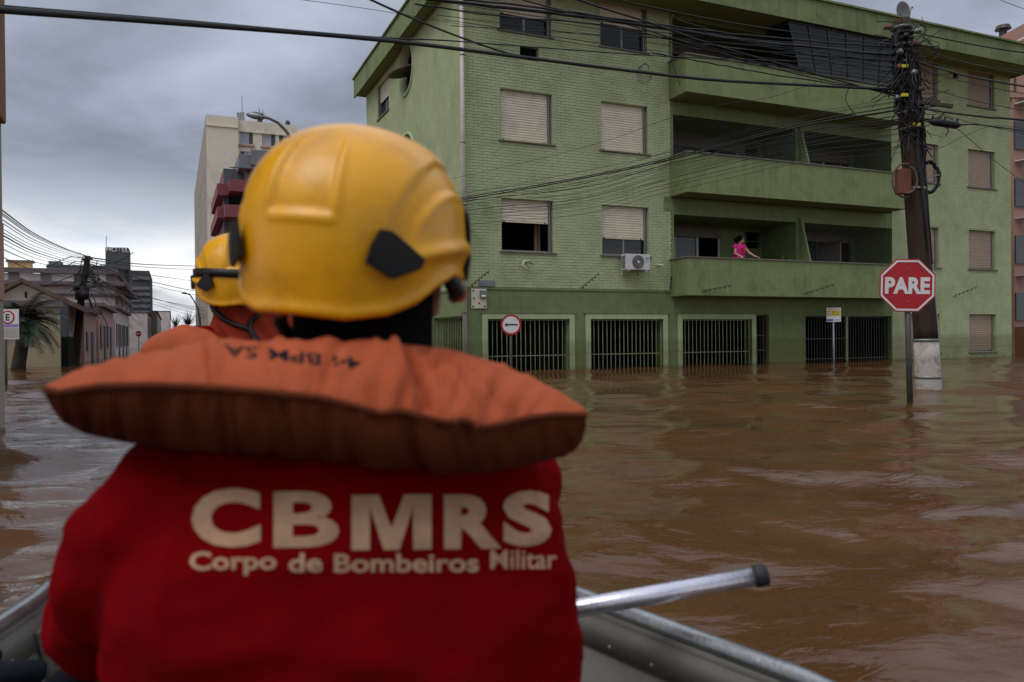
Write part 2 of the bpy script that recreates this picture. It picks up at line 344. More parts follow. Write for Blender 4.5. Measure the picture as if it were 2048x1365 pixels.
# plaster ground floor and the plain bay behind the balconies
m = MB()
m.wall((0, 0, Z0), (1, 0, 0), (0, 0, 1), (0, 1, 0), 6.1, BAND-Z0, [h for h in split(holesF, Z0, BAND) if h[0] < 6], .3)
m.wall((6.1, 0, Z0), (1, 0, 0), (0, 0, 1), (0, 1, 0), 8.5, TOP-Z0, [(a-6.1, b-6.1, c, d) for a, b, c, d in split(holesF, Z0, TOP) if 6 < a < 14.7], .3)
m.obj('wall', M['green_plaster'], G)
m = MB()   # recessed mortar plane of the painted brickwork
m.wall((0, .012, BAND), (1, 0, 0), (0, 0, 1), (0, 1, 0), 6.1, TOP-BAND, [h for h in split(holesF, BAND, TOP) if h[0] < 6], .2)
m.obj('brick_backing_wall', M['green_joint'], G); m = MB(); m.wall((14.6, .012, Z0), (1, 0, 0), (0, 0, 1), (0, 1, 0), LEN-14.6, TOP-Z0, [(a-14.6, b-14.6, c, d) for a, b, c, d in split(holesF, Z0, TOP) if a > 14.7], .2)
m.obj('brick_backing_wall', M['green_joint'], G); m = MB()
SW = [(7.2, 8.72, 8.48, 9.62), (7.2, 8.72, 5.7, 6.95), (7.2, 8.72, 2.9, 4.15)]
SG = [(.12, 2.6, -1, 1.42), (3.0, 5.4, -1, 1.42), (6.0, 8.6, -1, 1.42)]
ROUND = [(5.12, 9.12), (5.12, 6.36), (5.12, 3.6)]; RR = .74
sqh = [(c-RR-.02, c+RR+.02, z-RR-.02-BAND, z+RR+.02-BAND) for c, z in ROUND]
m.wall((.012, DEP, BAND), (0, -1, 0), (0, 0, 1), (1, 0, 0), DEP, TOP-BAND, [(DEP-b, DEP-a, c-BAND, d-BAND) for a, b, c, d in SW]+[(DEP-b, DEP-a, c, d) for a, b, c, d in sqh], .2)
for c, z in ROUND:   # fill between square hole and round opening
    n = 32; q = RR+.02; sqp = []; cip = []
    for k in range(n):
        a = 2*math.pi*k/n+.0001; ca, sa = math.cos(a), math.sin(a); kk = q/max(abs(ca), abs(sa))
        sqp.append((.012, c+ca*kk, z+sa*kk)); cip.append((.012, c+ca*RR, z+sa*RR))
    inn = [(.25, p[1], p[2]) for p in cip]
    m.add(sqp+cip+inn, [(k, n+k, n+(k+1) % n, (k+1) % n) for k in range(n)]+[(n+k, 2*n+k, 2*n+(k+1) % n, n+(k+1) % n) for k in range(n)])
m.obj('brick_backing_wall', M['green_joint'], G)
m = MB(); m.wall((0, DEP, Z0), (0, -1, 0), (0, 0, 1), (1, 0, 0), DEP, BAND-Z0, [(DEP-b, DEP-a, c-Z0, d-Z0) for a, b, c, d in SG], .3)
m.wall((LEN, 0, Z0), (0, 1, 0), (0, 0, 1), (-1, 0, 0), DEP, TOP-Z0, [], .2)
m.wall((LEN, DEP, Z0), (-1, 0, 0), (0, 0, 1), (0, -1, 0), LEN, TOP-Z0, [], .2)
m.obj('wall', M['green_plaster'], G)
# bricks: real proud pieces; the 300 nearest ones singly, the rest as one part
CW, BH, JT = .236, .0675, .0075
bk = MB(); single = []
def bricks(run, z0, z1, holes, place, circ=()):
    rows = int((z1-z0)/(BH+JT))
    for r_ in range(rows):
        zb = z0+r_*(BH+JT)+JT*.5; zt = zb+BH; x = -(CW+JT)*(.5 if r_ % 2 else 0)
        while x < run:
            a, b = max(x, 0.0), min(x+CW, run); x += CW+JT
            segs = [(a, b)]
            for h in holes:
                if h[2] < zt-.02 and h[3] > zb+.02:
                    ns = []
                    for p, q in segs:
                        if h[1] <= p or h[0] >= q: ns.append((p, q)); continue
                        if p < h[0]: ns.append((p, h[0]))
                        if q > h[1]: ns.append((h[1], q))
                    segs = ns
            for c, z in circ:
                dz = abs((zb+zt)/2-z)
                if dz < RR+.09:
                    wd = math.sqrt((RR+.09)**2-dz**2); ns = []
                    for p, q in segs:
                        if c+wd <= p or c-wd >= q: ns.append((p, q)); continue
                        if p < c-wd: ns.append((p, c-wd))
                        if q > c+wd: ns.append((c+wd, q))
                    segs = ns
            for p, q in segs:
                if q-p > .03: place(p, q, zb, zt)
def five(mb, P, q, jit=.0):    # P(x, z, out) -> 3d
    a, b, z0, z1 = q; o = .0013+jit*.6; i = -.002; e = .004
    vs = [P(a, z0, i), P(b, z0, i), P(b, z1, i), P(a, z1, i), P(a+e, z0+e, o), P(b-e, z0+e, o), P(b-e, z1-e, o), P(a+e, z1-e, o)]
    mb.add(vs, [(4, 5, 6, 7), (0, 1, 5, 4), (1, 2, 6, 5), (2, 3, 7, 6), (3, 0, 4, 7)])
OUT0 = .012
def pf(x0, sgl=False):
    def f(a, b, z0, z1):
        if sgl and len(single) < 300 and b-a > .2 and x0+a < 4.2 and z0 < 3.2: single.append((x0+a, z0, b-a)); return
        five(bk, lambda x, z, o: (x0+x, OUT0-.012-o, z), (a, b, z0, z1), rng.uniform(-.0015, .0025))
    return f
bricks(6.1, BAND+.01, TOP, [h for h in holesF if h[0] < 6], pf(0, True))
bricks(LEN-14.6, -.3, TOP, [(a-14.6, b-14.6, c, d) for a, b, c, d in holesF if a > 14.7], pf(14.6))
bricks(DEP, BAND+.01, TOP, SW, lambda a, b, z0, z1: five(bk, lambda x, z, o: (OUT0-.012-o, x, z), (b, a, z0, z1), rng.uniform(-.0015, .0025)), ROUND)
# (b, a) order keeps the side bricks facing out
tag(bk.obj('brickwork', M['green_brick'], G), kind='stuff')
for q in range(3):
    b1 = MB(); five(b1, lambda x, z, o: (x, -o, z), (0, CW, 0, BH), (-.001, .001, .003)[q])
    me = b1.mesh('brick', M['green_brick_alt' if q == 2 else 'green_brick'])
    for i, (x, z, wd) in enumerate(single):
        if i % 3 == q or (q == 2 and False): inst('brick', me, G, (x, OUT0-.012, z), sc=(wd/CW, 1, 1))
# string course where brick meets band, corner and bay pilasters
MB().box(-.02, 6.1, -.022, .011, BAND-.05, BAND-.003).box(-.022, -.002, .0, DEP, BAND-.05, BAND-.003).obj('string_course', M['green_plaster'], G)
MB().box(6.1, 6.17, -.018, -.003, BAND, 9.75).box(5.85, 6.1, -.018, -.003, 4.35, 4.72).obj('bay_pilaster', M['green_balcony'], G)
# floors, partitions and roof so the rooms behind are truly dark
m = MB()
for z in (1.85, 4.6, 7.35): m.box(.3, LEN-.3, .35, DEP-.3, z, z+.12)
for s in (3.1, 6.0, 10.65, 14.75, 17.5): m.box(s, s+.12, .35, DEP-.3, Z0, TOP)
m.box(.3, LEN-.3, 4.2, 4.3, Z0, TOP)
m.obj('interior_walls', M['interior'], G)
# eaves: soffit, fascia, flat roof
OF, OS = 1.0, .34
m = MB().box(-OS, LEN+.06, -OF, DEP+.3, 9.86, 9.92); m.obj('soffit', M['green_balcony'], G)
m = MB().box(-OS-.04, LEN+.1, -OF-.05, -OF, 9.80, 10.47).box(-OS-.05, -OS, -OF-.05, DEP+.35, 9.80, 10.47).box(LEN+.06, LEN+.11, -OF, DEP+.3, 9.80, 10.47)
m.obj('fascia', M['green_fascia'], G)
MB().box(-OS-.1, LEN+.16, -OF-.11, DEP+.4, 10.472, 10.53).obj('roof', M['green_fascia'], G)
# downpipe on the corner
dp = MB().tube([(-.07, -.09, -.6), (-.07, -.09, 5.6), (-.075, -.095, 5.62), (-.07, -.09, 9.8)], .052, 12).obj('downpipe', M['white_pipe'], G, True)
for z in (.45, 1.47, 3.35, 4.12, 5.65, 7.8): MB().tube([(-.07, -.09, z-.012), (-.07, -.09, z+.012)], .062, 12).box(-.07, .0, -.06, .0, z-.01, z+.01).obj('pipe_clamp', M['dark_frame'], dp)
# windows
def shutter_mb(w_, h_, x0, y, ztop, pitch=.062):
    mb = MB(); n = max(1, int(h_/pitch)); p = h_/n
    for k in range(n):
        zt = ztop-k*p; zb = zt-p
        mb.add([(x0, y, zt), (x0+w_, y, zt), (x0, y-.010, zt-p*.3), (x0+w_, y-.010, zt-p*.3), (x0, y-.010, zb+p*.22), (x0+w_, y-.010, zb+p*.22), (x0, y, zb+p*.08), (x0+w_, y, zb+p*.08), (x0, y, zb), (x0+w_, y, zb)],
               [(0, 2, 3, 1), (2, 4, 5, 3), (4, 6, 7, 5), (6, 8, 9, 7)])
    mb.box(x0, x0+w_, y-.014, y+.01, ztop-h_-.03, ztop-h_)
    return mb
def window(a, b, z0, z1, drop, dull=False, opened=False, dark_gap=True, label=None, grille=False):
    """recessed aluminium window with roller shutter let down by the share drop"""
    f = MB(); y0, y1 = .13, .17; t = .045
    f.box(a, a+t, y0, y1, z0, z1); f.box(b-t*1.9, b, y0-.02, y1, z0, z1); f.box(a, b, y0+.001, y1-.001, z0, z0+t); f.box(a, b, y0+.001, y1-.001, z1-t, z1)
    mid = (a+b)/2
    if not opened: f.box(mid-.03, mid+.03, y0+.002, y1+.02, z0+t, z1-t)
    wn = f.obj('window', M['alu_frame'], G)
    if label: wn['label'] = label
    for x0, x1 in (() if opened else ((a+t, mid-.03), (mid+.03, b-t*1.9))): MB().box(x0, x1, y1-.02, y1-.012, z0+t, z1-t).obj('pane', M['glass'], wn)
    MB().box(a-.06, b+.08, -.045, .14, z0-.045, z0-.001).obj('sill', M['concrete_trim'], wn, bevel=.006)
    h_ = (z1-z0)*drop
    if h_ > .05:
        sh = shutter_mb(b-a-.13, h_-.03, a+.025, .105, z1).obj('roller_shutter', M['shutter_dull' if dull else 'shutter_cream'], wn); tag(sh, kind='stuff')
        MB().box(a+.1, a+.13, .08, .095, z1-h_-.005, z1-h_+.03).box(b-.22, b-.19, .08, .095, z1-h_-.005, z1-h_+.03).obj('shutter_stop', M['dark_frame'], wn)
    for xa in (a+.005, b-.10): MB().box(xa, xa+.022, .05, .12, z0, z1).obj('shutter_track', M['alu_frame'], wn)
    return wn
drops = {(0, 1): .44, (1, 1): .66, (0, 2): .98, (1, 2): .98, (0, 3): .62, (1, 3): .46}
for i, (a, b) in enumerate(WL):
    for k in (1, 2, 3): window(a, b, FLZ[k][0], FLZ[k][1], drops[(i, k)], opened=(i, k) == (0, 1))
for i, (a, b) in enumerate(WR):
    for k in range(4): window(a, b, FLZ[k][0], FLZ[k][1], .97, dull=True)
for i, (a, b, z0, z1) in enumerate(SW):   # side windows: same parts turned round the corner
    wn = window(0, b-a, z0, z1, .5 if i == 0 else .9)
    wn.rotation_euler = (0, 0, -math.pi/2); wn.location = (0, b, 0)
# curtain and open sash behind the half open first floor window
MB().box(2.12, 2.2, .5, .54, 3.07, 4.35).box(2.22, 2.3, .52, .56, 3.07, 4.35).obj('curtain', M['salmon_wall'], G)
vf = MB().box(VENT[0], VENT[0]+.03, .08, .12, VENT[2], VENT[3]).box(VENT[1]-.03, VENT[1], .08, .12, VENT[2], VENT[3]).box(VENT[0], VENT[1], .08, .12, VENT[2], VENT[2]+.03).obj('small_window', M['alu_frame'], G)
for k in range(4):
    z = VENT[2]+.06+k*.075; MB().add([(VENT[0]+.03, .09, z), (VENT[1]-.03, .09, z), (VENT[1]-.03, .13, z+.06), (VENT[0]+.03, .13, z+.06)], [(0, 1, 2, 3)]).obj('louvre', M['glass'], vf)
# round pivot windows on the street side
for i, (c, z) in enumerate(ROUND):
    n = 40; rg_ = MB(); vs = []
    for k in range(n):
        a = 2*math.pi*k/n; ca, sa = math.cos(a), math.sin(a)
        vs += [(-.035, c+ca*(RR+.085), z+sa*(RR+.085)), (-.035, c+ca*RR, z+sa*RR), (.02, c+ca*(RR+.09), z+sa*(RR+.09)), (.24, c+ca*(RR-.012), z+sa*(RR-.012))]
    fs = []
    for k in range(n):
        p, q = 4*k, 4*((k+1) % n); fs += [(p, q, q+1, p+1), (p+2, q+2, q, p), (p+1, q+1, q+3, p+3)]
    fr = rg_.add(vs, fs).obj('round_window', M['green_surround'], G, True)
    tilt = rad(72 if i == 0 else 15); dv = MB(); r2 = RR-.06
    d = Vector((-math.sin(tilt), 0, -math.cos(tilt))); d2 = Vector((0, 1, 0))
    pts = [(math.cos(2*math.pi*k/28)*r2, math.sin(2*math.pi*k/28)*r2) for k in range(28)]
    dv.prism(pts, Vector((.10, c, z)), d2, d, d.cross(d2)*.035); dv.obj('pivot_sash', M['roof_tile'], fr)
# garage openings with light surrounds and bar grilles
def grille(a, b, ztop, y, mbar, spacing=.135, rail=(.38,), zb=-.9, kind='grille_bar', r=.008, side=False):
    g = MB().box(a, a+.03, y-.012, y+.012, zb, ztop).box(b-.03, b, y-.012, y+.012, zb, ztop)
    for z in rail: g.box(a+.03, b-.03, y-.006, y+.006, z, z+.022)
    g.box(a+.03, b-.03, y-.012, y+.012, ztop-.03, ztop)
    g_ = g.obj('grille', mbar, G); me = MB().box(-r, r, -r, r, zb, ztop-.03).mesh(kind, mbar)
    n = int((b-a-.06)/spacing); k0 = (b-a-.06)/(n+1)
    for k in range(n): inst(kind, me, g_, (a+.03+k0*(k+1)+rng.uniform(-.006, .006), y, 0), (0, rng.uniform(-.003, .003), 0))
    return g_
for a, b in GAR:
    m = MB().box(a-.15, a, -.03, .2, -1, 1.47).box(b, b+.15, -.03, .2, -1, 1.47).box(a, b, -.03, .2, 1.33, 1.47)
    m.obj('garage_surround', M['green_surround'], G, bevel=.008)
    m = MB().box(a-.20, b+.20, -.045, -.002, 1.475, 1.50); m.obj('garage_head', M['green_plaster'], G)
    grille(a, b, 1.325, .1, M['green_bar'])
grille(9.06, 9.52, 1.45, .12, M['dark_bar'], .11, (.84, .4))
gt = grille(10.94, 12.70, 1.42, .15, M['dark_bar'], .115, (.72, .1)); gt['label'] = 'dark iron gate beside the yellow notice sign'
grille(12.78, 14.54, 1.42, .15, M['dark_bar'], .115, (.1,))
MB().box(12.70, 12.78, .1, .2, -1, 1.43).obj('gate_post', M['green_bar'], G)
for a, b, z0, z1 in SG:
    g_ = grille(0.0, b-a, z1-.005, .1, M['green_bar'], .135); g_.rotation_euler = (0, 0, -math.pi/2); g_.location = (0, b, 0)
# loggias: back walls, doors and windows
RB = 1.5
for bay, (a, b) in enumerate(LOG):
    for k, (z0, z1) in enumerate(LZ):
        da, db = ((7.25, 8.98) if k == 0 else (7.0, 9.7)) if bay == 0 else (12.0, 14.5)
        a0, b0 = a, b; x0, x1 = (7.0, 11.2) if bay == 0 else (11.6, 16.2)
        holes = [(da-a0, db-a0, 0.12, 2.22)]
        if bay == 0: holes.append((9.95-a0, 10.55-a0, 1.85, 2.2) if k else (9.95-a0, 10.57-a0, 1.62, 2.14))
        m = MB().wall((a0, RB, z0), (1, 0, 0), (0, 0, 1), (0, 1, 0), b0-a0, z1-z0, holes, .15)
        m.add([(a0, .3, z0), (a0, RB, z0), (a0, RB, z1), (a0, .3, z1)], [(0, 1, 2, 3)]); m.add([(b0, .3, z0), (b0, RB, z0), (b0, RB, z1), (b0, .3, z1)], [(3, 2, 1, 0)])
        m.add([(a0, .3, z1), (b0, .3, z1), (b0, RB, z1), (a0, RB, z1)], [(0, 1, 2, 3)]); m.add([(a0, 0, z0+.1), (b0, 0, z0+.1), (b0, RB, z0+.1), (a0, RB, z0+.1)], [(0, 1, 2, 3)])
        m.obj('loggia_wall', M['green_plaster'], G)
        if bay == 0 or k == 1:
            d_ = MB().box(da, db, RB+.02, RB+.06, z0+2.0-(.12), z0+2.22).box(da, da+.07, RB+.02, RB+.08, z0+.12, z0+2).box(db-.07, db, RB+.02, RB+.08, z0+.12, z0+2)
            d_.box((da+db)/2-.05, (da+db)/2+.05, RB+.02, RB+.08, z0+.12, z0+2)
            dr = d_.obj('balcony_door', M['white_frame'], G)
            MB().box(da, db, RB-.04, RB+.015, z0+1.88, z0+2.23).obj('shutter_box', M['concrete_trim'], dr)
            md = (da+db)/2
            MB().box(da+.07, md-.05, RB+.05, RB+.06, z0+.12, z0+1.88).obj('pane', M['glass'], dr)
            cv = MB(); n = 16
            for q in range(n):
                xa = md-.62+q*.55/n; cv.add([(xa, RB+.14, z0+.12), (xa+.55/n/2, RB+.11, z0+.12), (xa+.55/n/2, RB+.11, z0+1.86), (xa, RB+.14, z0+1.86)], [(0, 1, 2, 3)])
                cv.add([(xa+.55/n/2, RB+.11, z0+.12), (xa+.55/n, RB+.14, z0+.12), (xa+.55/n, RB+.14, z0+1.86), (xa+.55/n/2, RB+.11, z0+1.86)], [(0, 1, 2, 3)])
            cv.obj('curtain', M['curtain'], dr)
        else:
            dr = MB().box(da, da+.06, RB+.02, RB+.08, z0+.12, z0+2.2).box(db-.06, db, RB+.02, RB+.08, z0+.12, z0+2.2).box(da, db, RB-.03, RB+.05, z0+1.95, z0+2.23).obj('balcony_door', M['concrete_trim'], G)
            MB().box(da+.9, da+.96, RB+.02, RB+.07, z0+.12, z0+1.95).obj('door_stile', M['dark_frame'], dr)
        if bay == 0:
            h = holes[1]; wv = MB().box(a0+h[0], a0+h[1], RB-.01, RB+.03, z0+h[2]-.04, z0+h[2]).box(a0+h[0]+.05, a0+h[0]+.07, RB+.03, RB+.05, z0+h[2], z0+h[3]).box(a0+h[0]+.05, a0+h[1]-.05, RB+.03, RB+.05, z0+h[2]+.22, z0+h[2]+.24)
            wv.obj('bathroom_window', M['concrete_trim'], G)
# second (dark) inner door openings read through to unlit rooms; pale inner partition in the right-hand loggias
MB().box(14.05, 14.10, RB+.1, RB+2.4, 2.1, 4.1).box(14.05, 14.10, RB+.1, RB+2.4, 4.85, 6.9).obj('inner_partition', M['white_plaster'], G)
# balconies: parapet, slab, coping
BO = .8
for k, (z0, z1, s1) in enumerate(((1.95, 2.97, 14.3), (4.73, 5.80, 14.3), (7.42, 8.43, 14.3))):
    s0 = 6.05
    m = MB().box(s0, s1, -BO, -BO+.12, z0, z1).box(s0, s0+.12, -BO+.12, -.003, z0, z1).box(s1-.12, s1, -BO+.12, -.003, z0, z1)
    bl = m.obj('balcony_parapet', M['green_balcony'], G, bevel=.006)
    MB().box(s0+.12, s1-.12, -BO+.12, -.003, z0+.002, z0+.14).obj('slab', M['green_plaster'], bl)
    m = MB().box(s0-.03, s1+.03, -BO-.03, -BO+.15, z1+.002, z1+.035).box(s0-.03, s0+.15, -BO+.15, -.003, z1+.002, z1+.035).box(s1-.15, s1+.03, -BO+.15, -.003, z1+.002, z1+.035)
    m.obj('coping', M['concrete_trim'], bl)
for z0, z1 in ((2.97, 4.28), (5.80, 7.05)):   # sloped divider between the flats
    MB().prism([(-.50, z0-.2), (-.003, z0-.2), (-.003, z1+.1), (-.06, z1+.1)], (10.72, 0, 0), (0, 1, 0), (0, 0, 1), (.06, 0, 0)).obj('balcony_divider', M['green_balcony'], G)
# safety nets in front of the loggias
def net(a, b, z0, z1, y, sp=.075):
    mb = MB(); r = .0016; W_ = b-a; H_ = z1-z0
    n = int((W_+H_)/sp)
    for k in range(n):
        c = k*sp
        for sg in (1, -1):
            xa, za = c-H_, 0; xb, zb = c, H_
            if xa < 0: za = -xa; xa = 0
            if xb > W_: zb = H_-(xb-W_); xb = W_
            if zb-za < .02: continue
            p, q = ((a+xa, z0+za), (a+xb, z0+zb)) if sg > 0 else ((b-xa, z0+za), (b-xb, z0+zb))
            mb.bar((p[0], y, p[1]), (q[0], y, q[1]), r*2, r*2, (0, 1, 0))
    tag(mb.obj('safety_net', M['dark_bar'], G), kind='stuff')
net(10.95, 14.5, 3.0, 4.22, -.02); net(10.95, 14.5, 5.84, 7.0, -.02); net(6.2, 10.55, 5.84, 7.0, -.02)
# dark glazed enclosure on the top right balcony, leaning out under the eaves
gl = MB(); zt, zb = 9.78, 8.47; A0, A1, B0, B1 = 9.5, 13.9, 10.05, 12.9
P0, P1, P2, P3 = (B0, -BO+.02, zb), (B1+.9, -BO+.02, zb), (A1, -OF+.08, zt), (A0, -OF+.08, zt)
enc = MB()
for x0, x1, X0, X1 in [(B0+(B1+.9-B0)*k/6, B0+(B1+.9-B0)*(k+1)/6, A0+(A1-A0)*k/6, A0+(A1-A0)*(k+1)/6) for k in range(6)]:
    enc.bar((x0, -BO+.02, zb), (X0, -OF+.08, zt), .035, .035, (0, 1, 0))
enc.bar(P1, P2, .035, .035, (0, 1, 0)); enc.bar(P0, P1, .04, .05); enc.bar(P3, P2, .04, .05); enc.bar((A0, -.05, zt-.05), (A0, -OF+.08, zt-.05), .04, .05); enc.bar((9.78, -BO-.03, 9.12), (13.85, -BO-.03, 9.12), .03, .03)
en = enc.obj('balcony_glazing', M['dark_frame'], G)
for k in range(6):
    x0, x1, X0, X1 = B0+(B1+.9-B0)*k/6, B0+(B1+.9-B0)*(k+1)/6, A0+(A1-A0)*k/6, A0+(A1-A0)*(k+1)/6
    MB().add([(x0, -BO+.03, zb), (x1, -BO+.03, zb), (X1, -OF+.09, zt), (X0, -OF+.09, zt)], [(0, 1, 2, 3)]).obj('pane', M['glass'], en)
MB().add([(B0, -BO+.03, zb), (A0, -OF+.09, zt), (A0, -.03, zt), (B0, -.03, zb)], [(0, 1, 2, 3)]).obj('pane', M['glass'], en)
# ---- things on the building
def gthing(name, label, cat, s, off, z, group=None):
    return thing(name, label, cat, gb(s, off, z), AZ, group)
ac = gthing('air_conditioner', 'white outdoor air conditioning unit on brackets under the second window of the first floor', 'air conditioner', 4.78, .02, 2.64)
MB().box(-.38, .38, -.32, -.06, 0, .42).obj('casing', M['white_metal'], ac, bevel=.012)
MB().tube([(0.0, -.322, .21), (0.0, -.332, .21)], .185, 32).obj('fan_grille', M['steel_grey'], ac)
for k in range(5): r = .04+.03*k; MB().tube([(math.cos(a)*r, -.336, .21+math.sin(a)*r) for a in np.linspace(0, 2*math.pi, 29)], .004, 5, False).obj('grille_ring', M['dark_frame'], ac)
MB().tube([(0, -.335, .21), (0, -.345, .21)], .035, 16).obj('fan_hub', M['sign_white'], ac)
for k in range(7): MB().box(-.386, -.381, -.29, -.1, .05+k*.048, .075+k*.048).obj('side_louvre', M['dark_frame'], ac)
MB().box(.22, .35, -.324, -.321, .30, .325).box(.22, .35, -.324, -.321, .24, .25).obj('badge', M['sign_blue'], ac)
for x in (-.3, .25): MB().bar((x, -.34, -.02), (x, 0, -.02), .03, .03).bar((x, 0, -.02), (x, 0, -.14), .03, .03).obj('bracket', M['white_metal'], ac)
hk = gthing('pipe_stub', 'white curled insulated pipe left on the green wall under the half open window', 'pipe', 1.62, .02, 2.72)
MB().tube([(-.02, 0, .05), (.06, -.10, .07), (-.10, -.14, .07), (-.15, -.14, -.02), (-.05, -.12, -.12), (.08, -.10, -.17)], [.028, .028, .03, .03, .028, .018], 10).obj('pipe', M['white_pipe'], hk, True)
MB().tube([(.0, -.09, .08), (.12, -.11, .02), (.18, -.1, -.0)], [.02, .02, .012], 8).obj('pipe_end', M['steel_grey'], hk, True)
cm = gthing('security_camera', 'small white camera on the green wall left of the lowest balcony', 'camera', 5.62, .02, 2.80)
MB().tube([(0, 0, 0), (0, -.1, -.03)], .018, 8).obj('arm', M['steel_grey'], cm); MB().tube([(-.09, -.12, .01), (.10, -.12, -.0)], [.03, .026], 10).obj('body', M['white_metal'], cm)
def spike(s, z, ds, dz, lbl, side=False, off=.02):
    t = gthing('fence_bracket', lbl, 'bracket', s, off, z, 'electric fence brackets on the green wall')
    e = Vector((ds, -.25, dz)); e0 = Vector((0, 0, 0))
    if side: e = Vector((-.25, ds, dz))
    MB().tube([e0, e], .011, 6).obj('arm', M['dark_bar'], t)
    for k in range(6):
        p = e*(k+.6)/6; MB().ball((p.x+.012, p.y, p.z-.03), .02, 8, 5).obj('insulator', M['black_plastic'], t)
    return t
spike(.11, 2.15, .40, .36, 'black spiked fence bracket leaning right above the grey plate near the white downpipe')
spike(3.21, 2.15, .42, .38, 'black spiked fence bracket leaning right between the two first floor windows')
spike(6.02, 2.17, -.12, .34, 'black spiked fence bracket leaning left against the lowest balcony corner')
spike(6.5, 2.08, .78, .14, 'black spiked fence bracket at the left end of the lowest balcony front', off=.82)
spike(10.1, 2.05, .90, .28, 'black spiked fence bracket on the lowest balcony above the yellow notice sign', off=.82)
spike(17.4, 2.1, .85, .32, 'rusty spiked fence bracket on the brick wall right of the stop sign')
t_ = spike(-.0, 2.13, .34, .38, 'black spiked fence bracket on the street side wall beyond the downpipe', True, off=0); t_.location = gb(-.01, -.9, 2.13)
pl = gthing('wall_plaque', 'dark grey rectangular plaque on green bricks by the corner', 'plaque', .55, .02, 2.22); MB().box(-.22, .22, -.022, 0, -.075, .075).obj('plate', M['steel_grey'], pl, bevel=.004)
bx = gthing('meter_board', 'weathered beige board with a small clear box beside the downpipe', 'board', .33, .01, 1.84)
MB().box(-.2, .2, -.03, 0, -.25, .24).obj('board', M['shutter_cream'], bx, bevel=.004); MB().box(.02, .19, -.09, -.031, .0, .2).obj('clear_box', M['steel_grey'], bx, bevel=.008)
MB().tube([(.04, -.1, .05), (.14, -.1, .05)], .03, 10).obj('meter_dial', M['sign_white'], bx)
for x, z in ((-.15, .19), (-.16, -.2), (.15, -.2), (0, -.12), (-.14, .0)): MB().tube([(x, -.031, z), (x, -.036, z)], .03, 9).obj('stain_mount', M['concrete_trim'], bx)
sdh = gthing('satellite_dish', 'round grey satellite dish standing on the green roof edge above the utility pole', 'satellite dish', 14.3, .55, 10.53)
vs = []; fs = []
for i in range(7):
    r = .31*i/6
    for k in range(28): a = 2*math.pi*k/28; vs.append((r*math.cos(a), -.10+.9*(r*r)*-1, .36+r*math.sin(a)))
for i in range(6):
    for k in range(28): fs.append((i*28+k, i*28+(k+1) % 28, (i+1)*28+(k+1) % 28, (i+1)*28+k))
dd = MB().add(vs, fs).obj('reflector', M['mid_grey'], sdh, True); dd.modifiers.new('s', 'SOLIDIFY').thickness = .012
MB().tube([(0, .05, 0), (0, -.05, .3)], .025, 8).obj('mast', M['steel_grey'], sdh); MB().tube([(0, -.2, .08), (0, -.5, .34)], .01, 6).ball((0, -.5, .36), .035).obj('feed_arm', M['steel_grey'], sdh)
pp = gthing('potted_plant', 'small dark leafy plant showing above the lowest balcony rail', 'plant', 9.7, .5, 2.62)
MB().tube([(0, 0, 0), (0, 0, .28)], [.08, .12], 12).obj('pot', M['roof_tile'], pp)
lf = MB()
for k in range(70):
    a = random.uniform(0, 6.28); r = random.uniform(.02, .2); z = .3+random.uniform(0, .24); p = Vector((math.cos(a)*r, math.sin(a)*r, z)); d = Vector((random.uniform(-1, 1), random.uniform(-1, 1), random.uniform(-.2, 1))).normalized()*.06; e = d.orthogonal().normalized()*.025
    lf.add([p, p+d*.5+e, p+d, p+d*.5-e], [(0, 1, 2, 3)])
lf.obj('foliage', M['plant_leaf'], pp)
fl = gthing('potted_flowers', 'orange and yellow potted flowers on a shelf of the top left balcony', 'plant', 8.9, -.9, 8.3)
MB().box(-.35, .35, -.1, .1, 0, .05).box(-.33, -.30, -.08, .08, .05, .5).box(.30, .33, -.08, .08, .05, .5).box(-.35, .35, -.1, .1, .45, .49).obj('shelf', M['white_frame'], fl)
lf = MB()
for k in range(60): p = Vector((random.uniform(-.3, .3), random.uniform(-.1, .08), random.choice((.1, .55))+random.uniform(0, .12))); lf.add([p, p+Vector((.05, 0, .02)), p+Vector((.03, .01, .07))], [(0, 1, 2)])
lf.obj('leaves', M['plant_leaf'], fl); MB().ball((-.2, -.1, .14), .05).ball((.05, -.1, .1), .05).obj('flower', M['sign_yellow'], fl)
ol = gthing('wall_lamp', 'curved black bulkhead lamp under the eaves on the right', 'lamp', 17.3, .02, 9.45)
MB().tube([(0, 0, .1), (0, -.12, .12), (0, -.2, .02), (0, -.22, -.1)], [.02, .02, .06, .09], 10).obj('lamp_head', M['black_plastic'], ol)
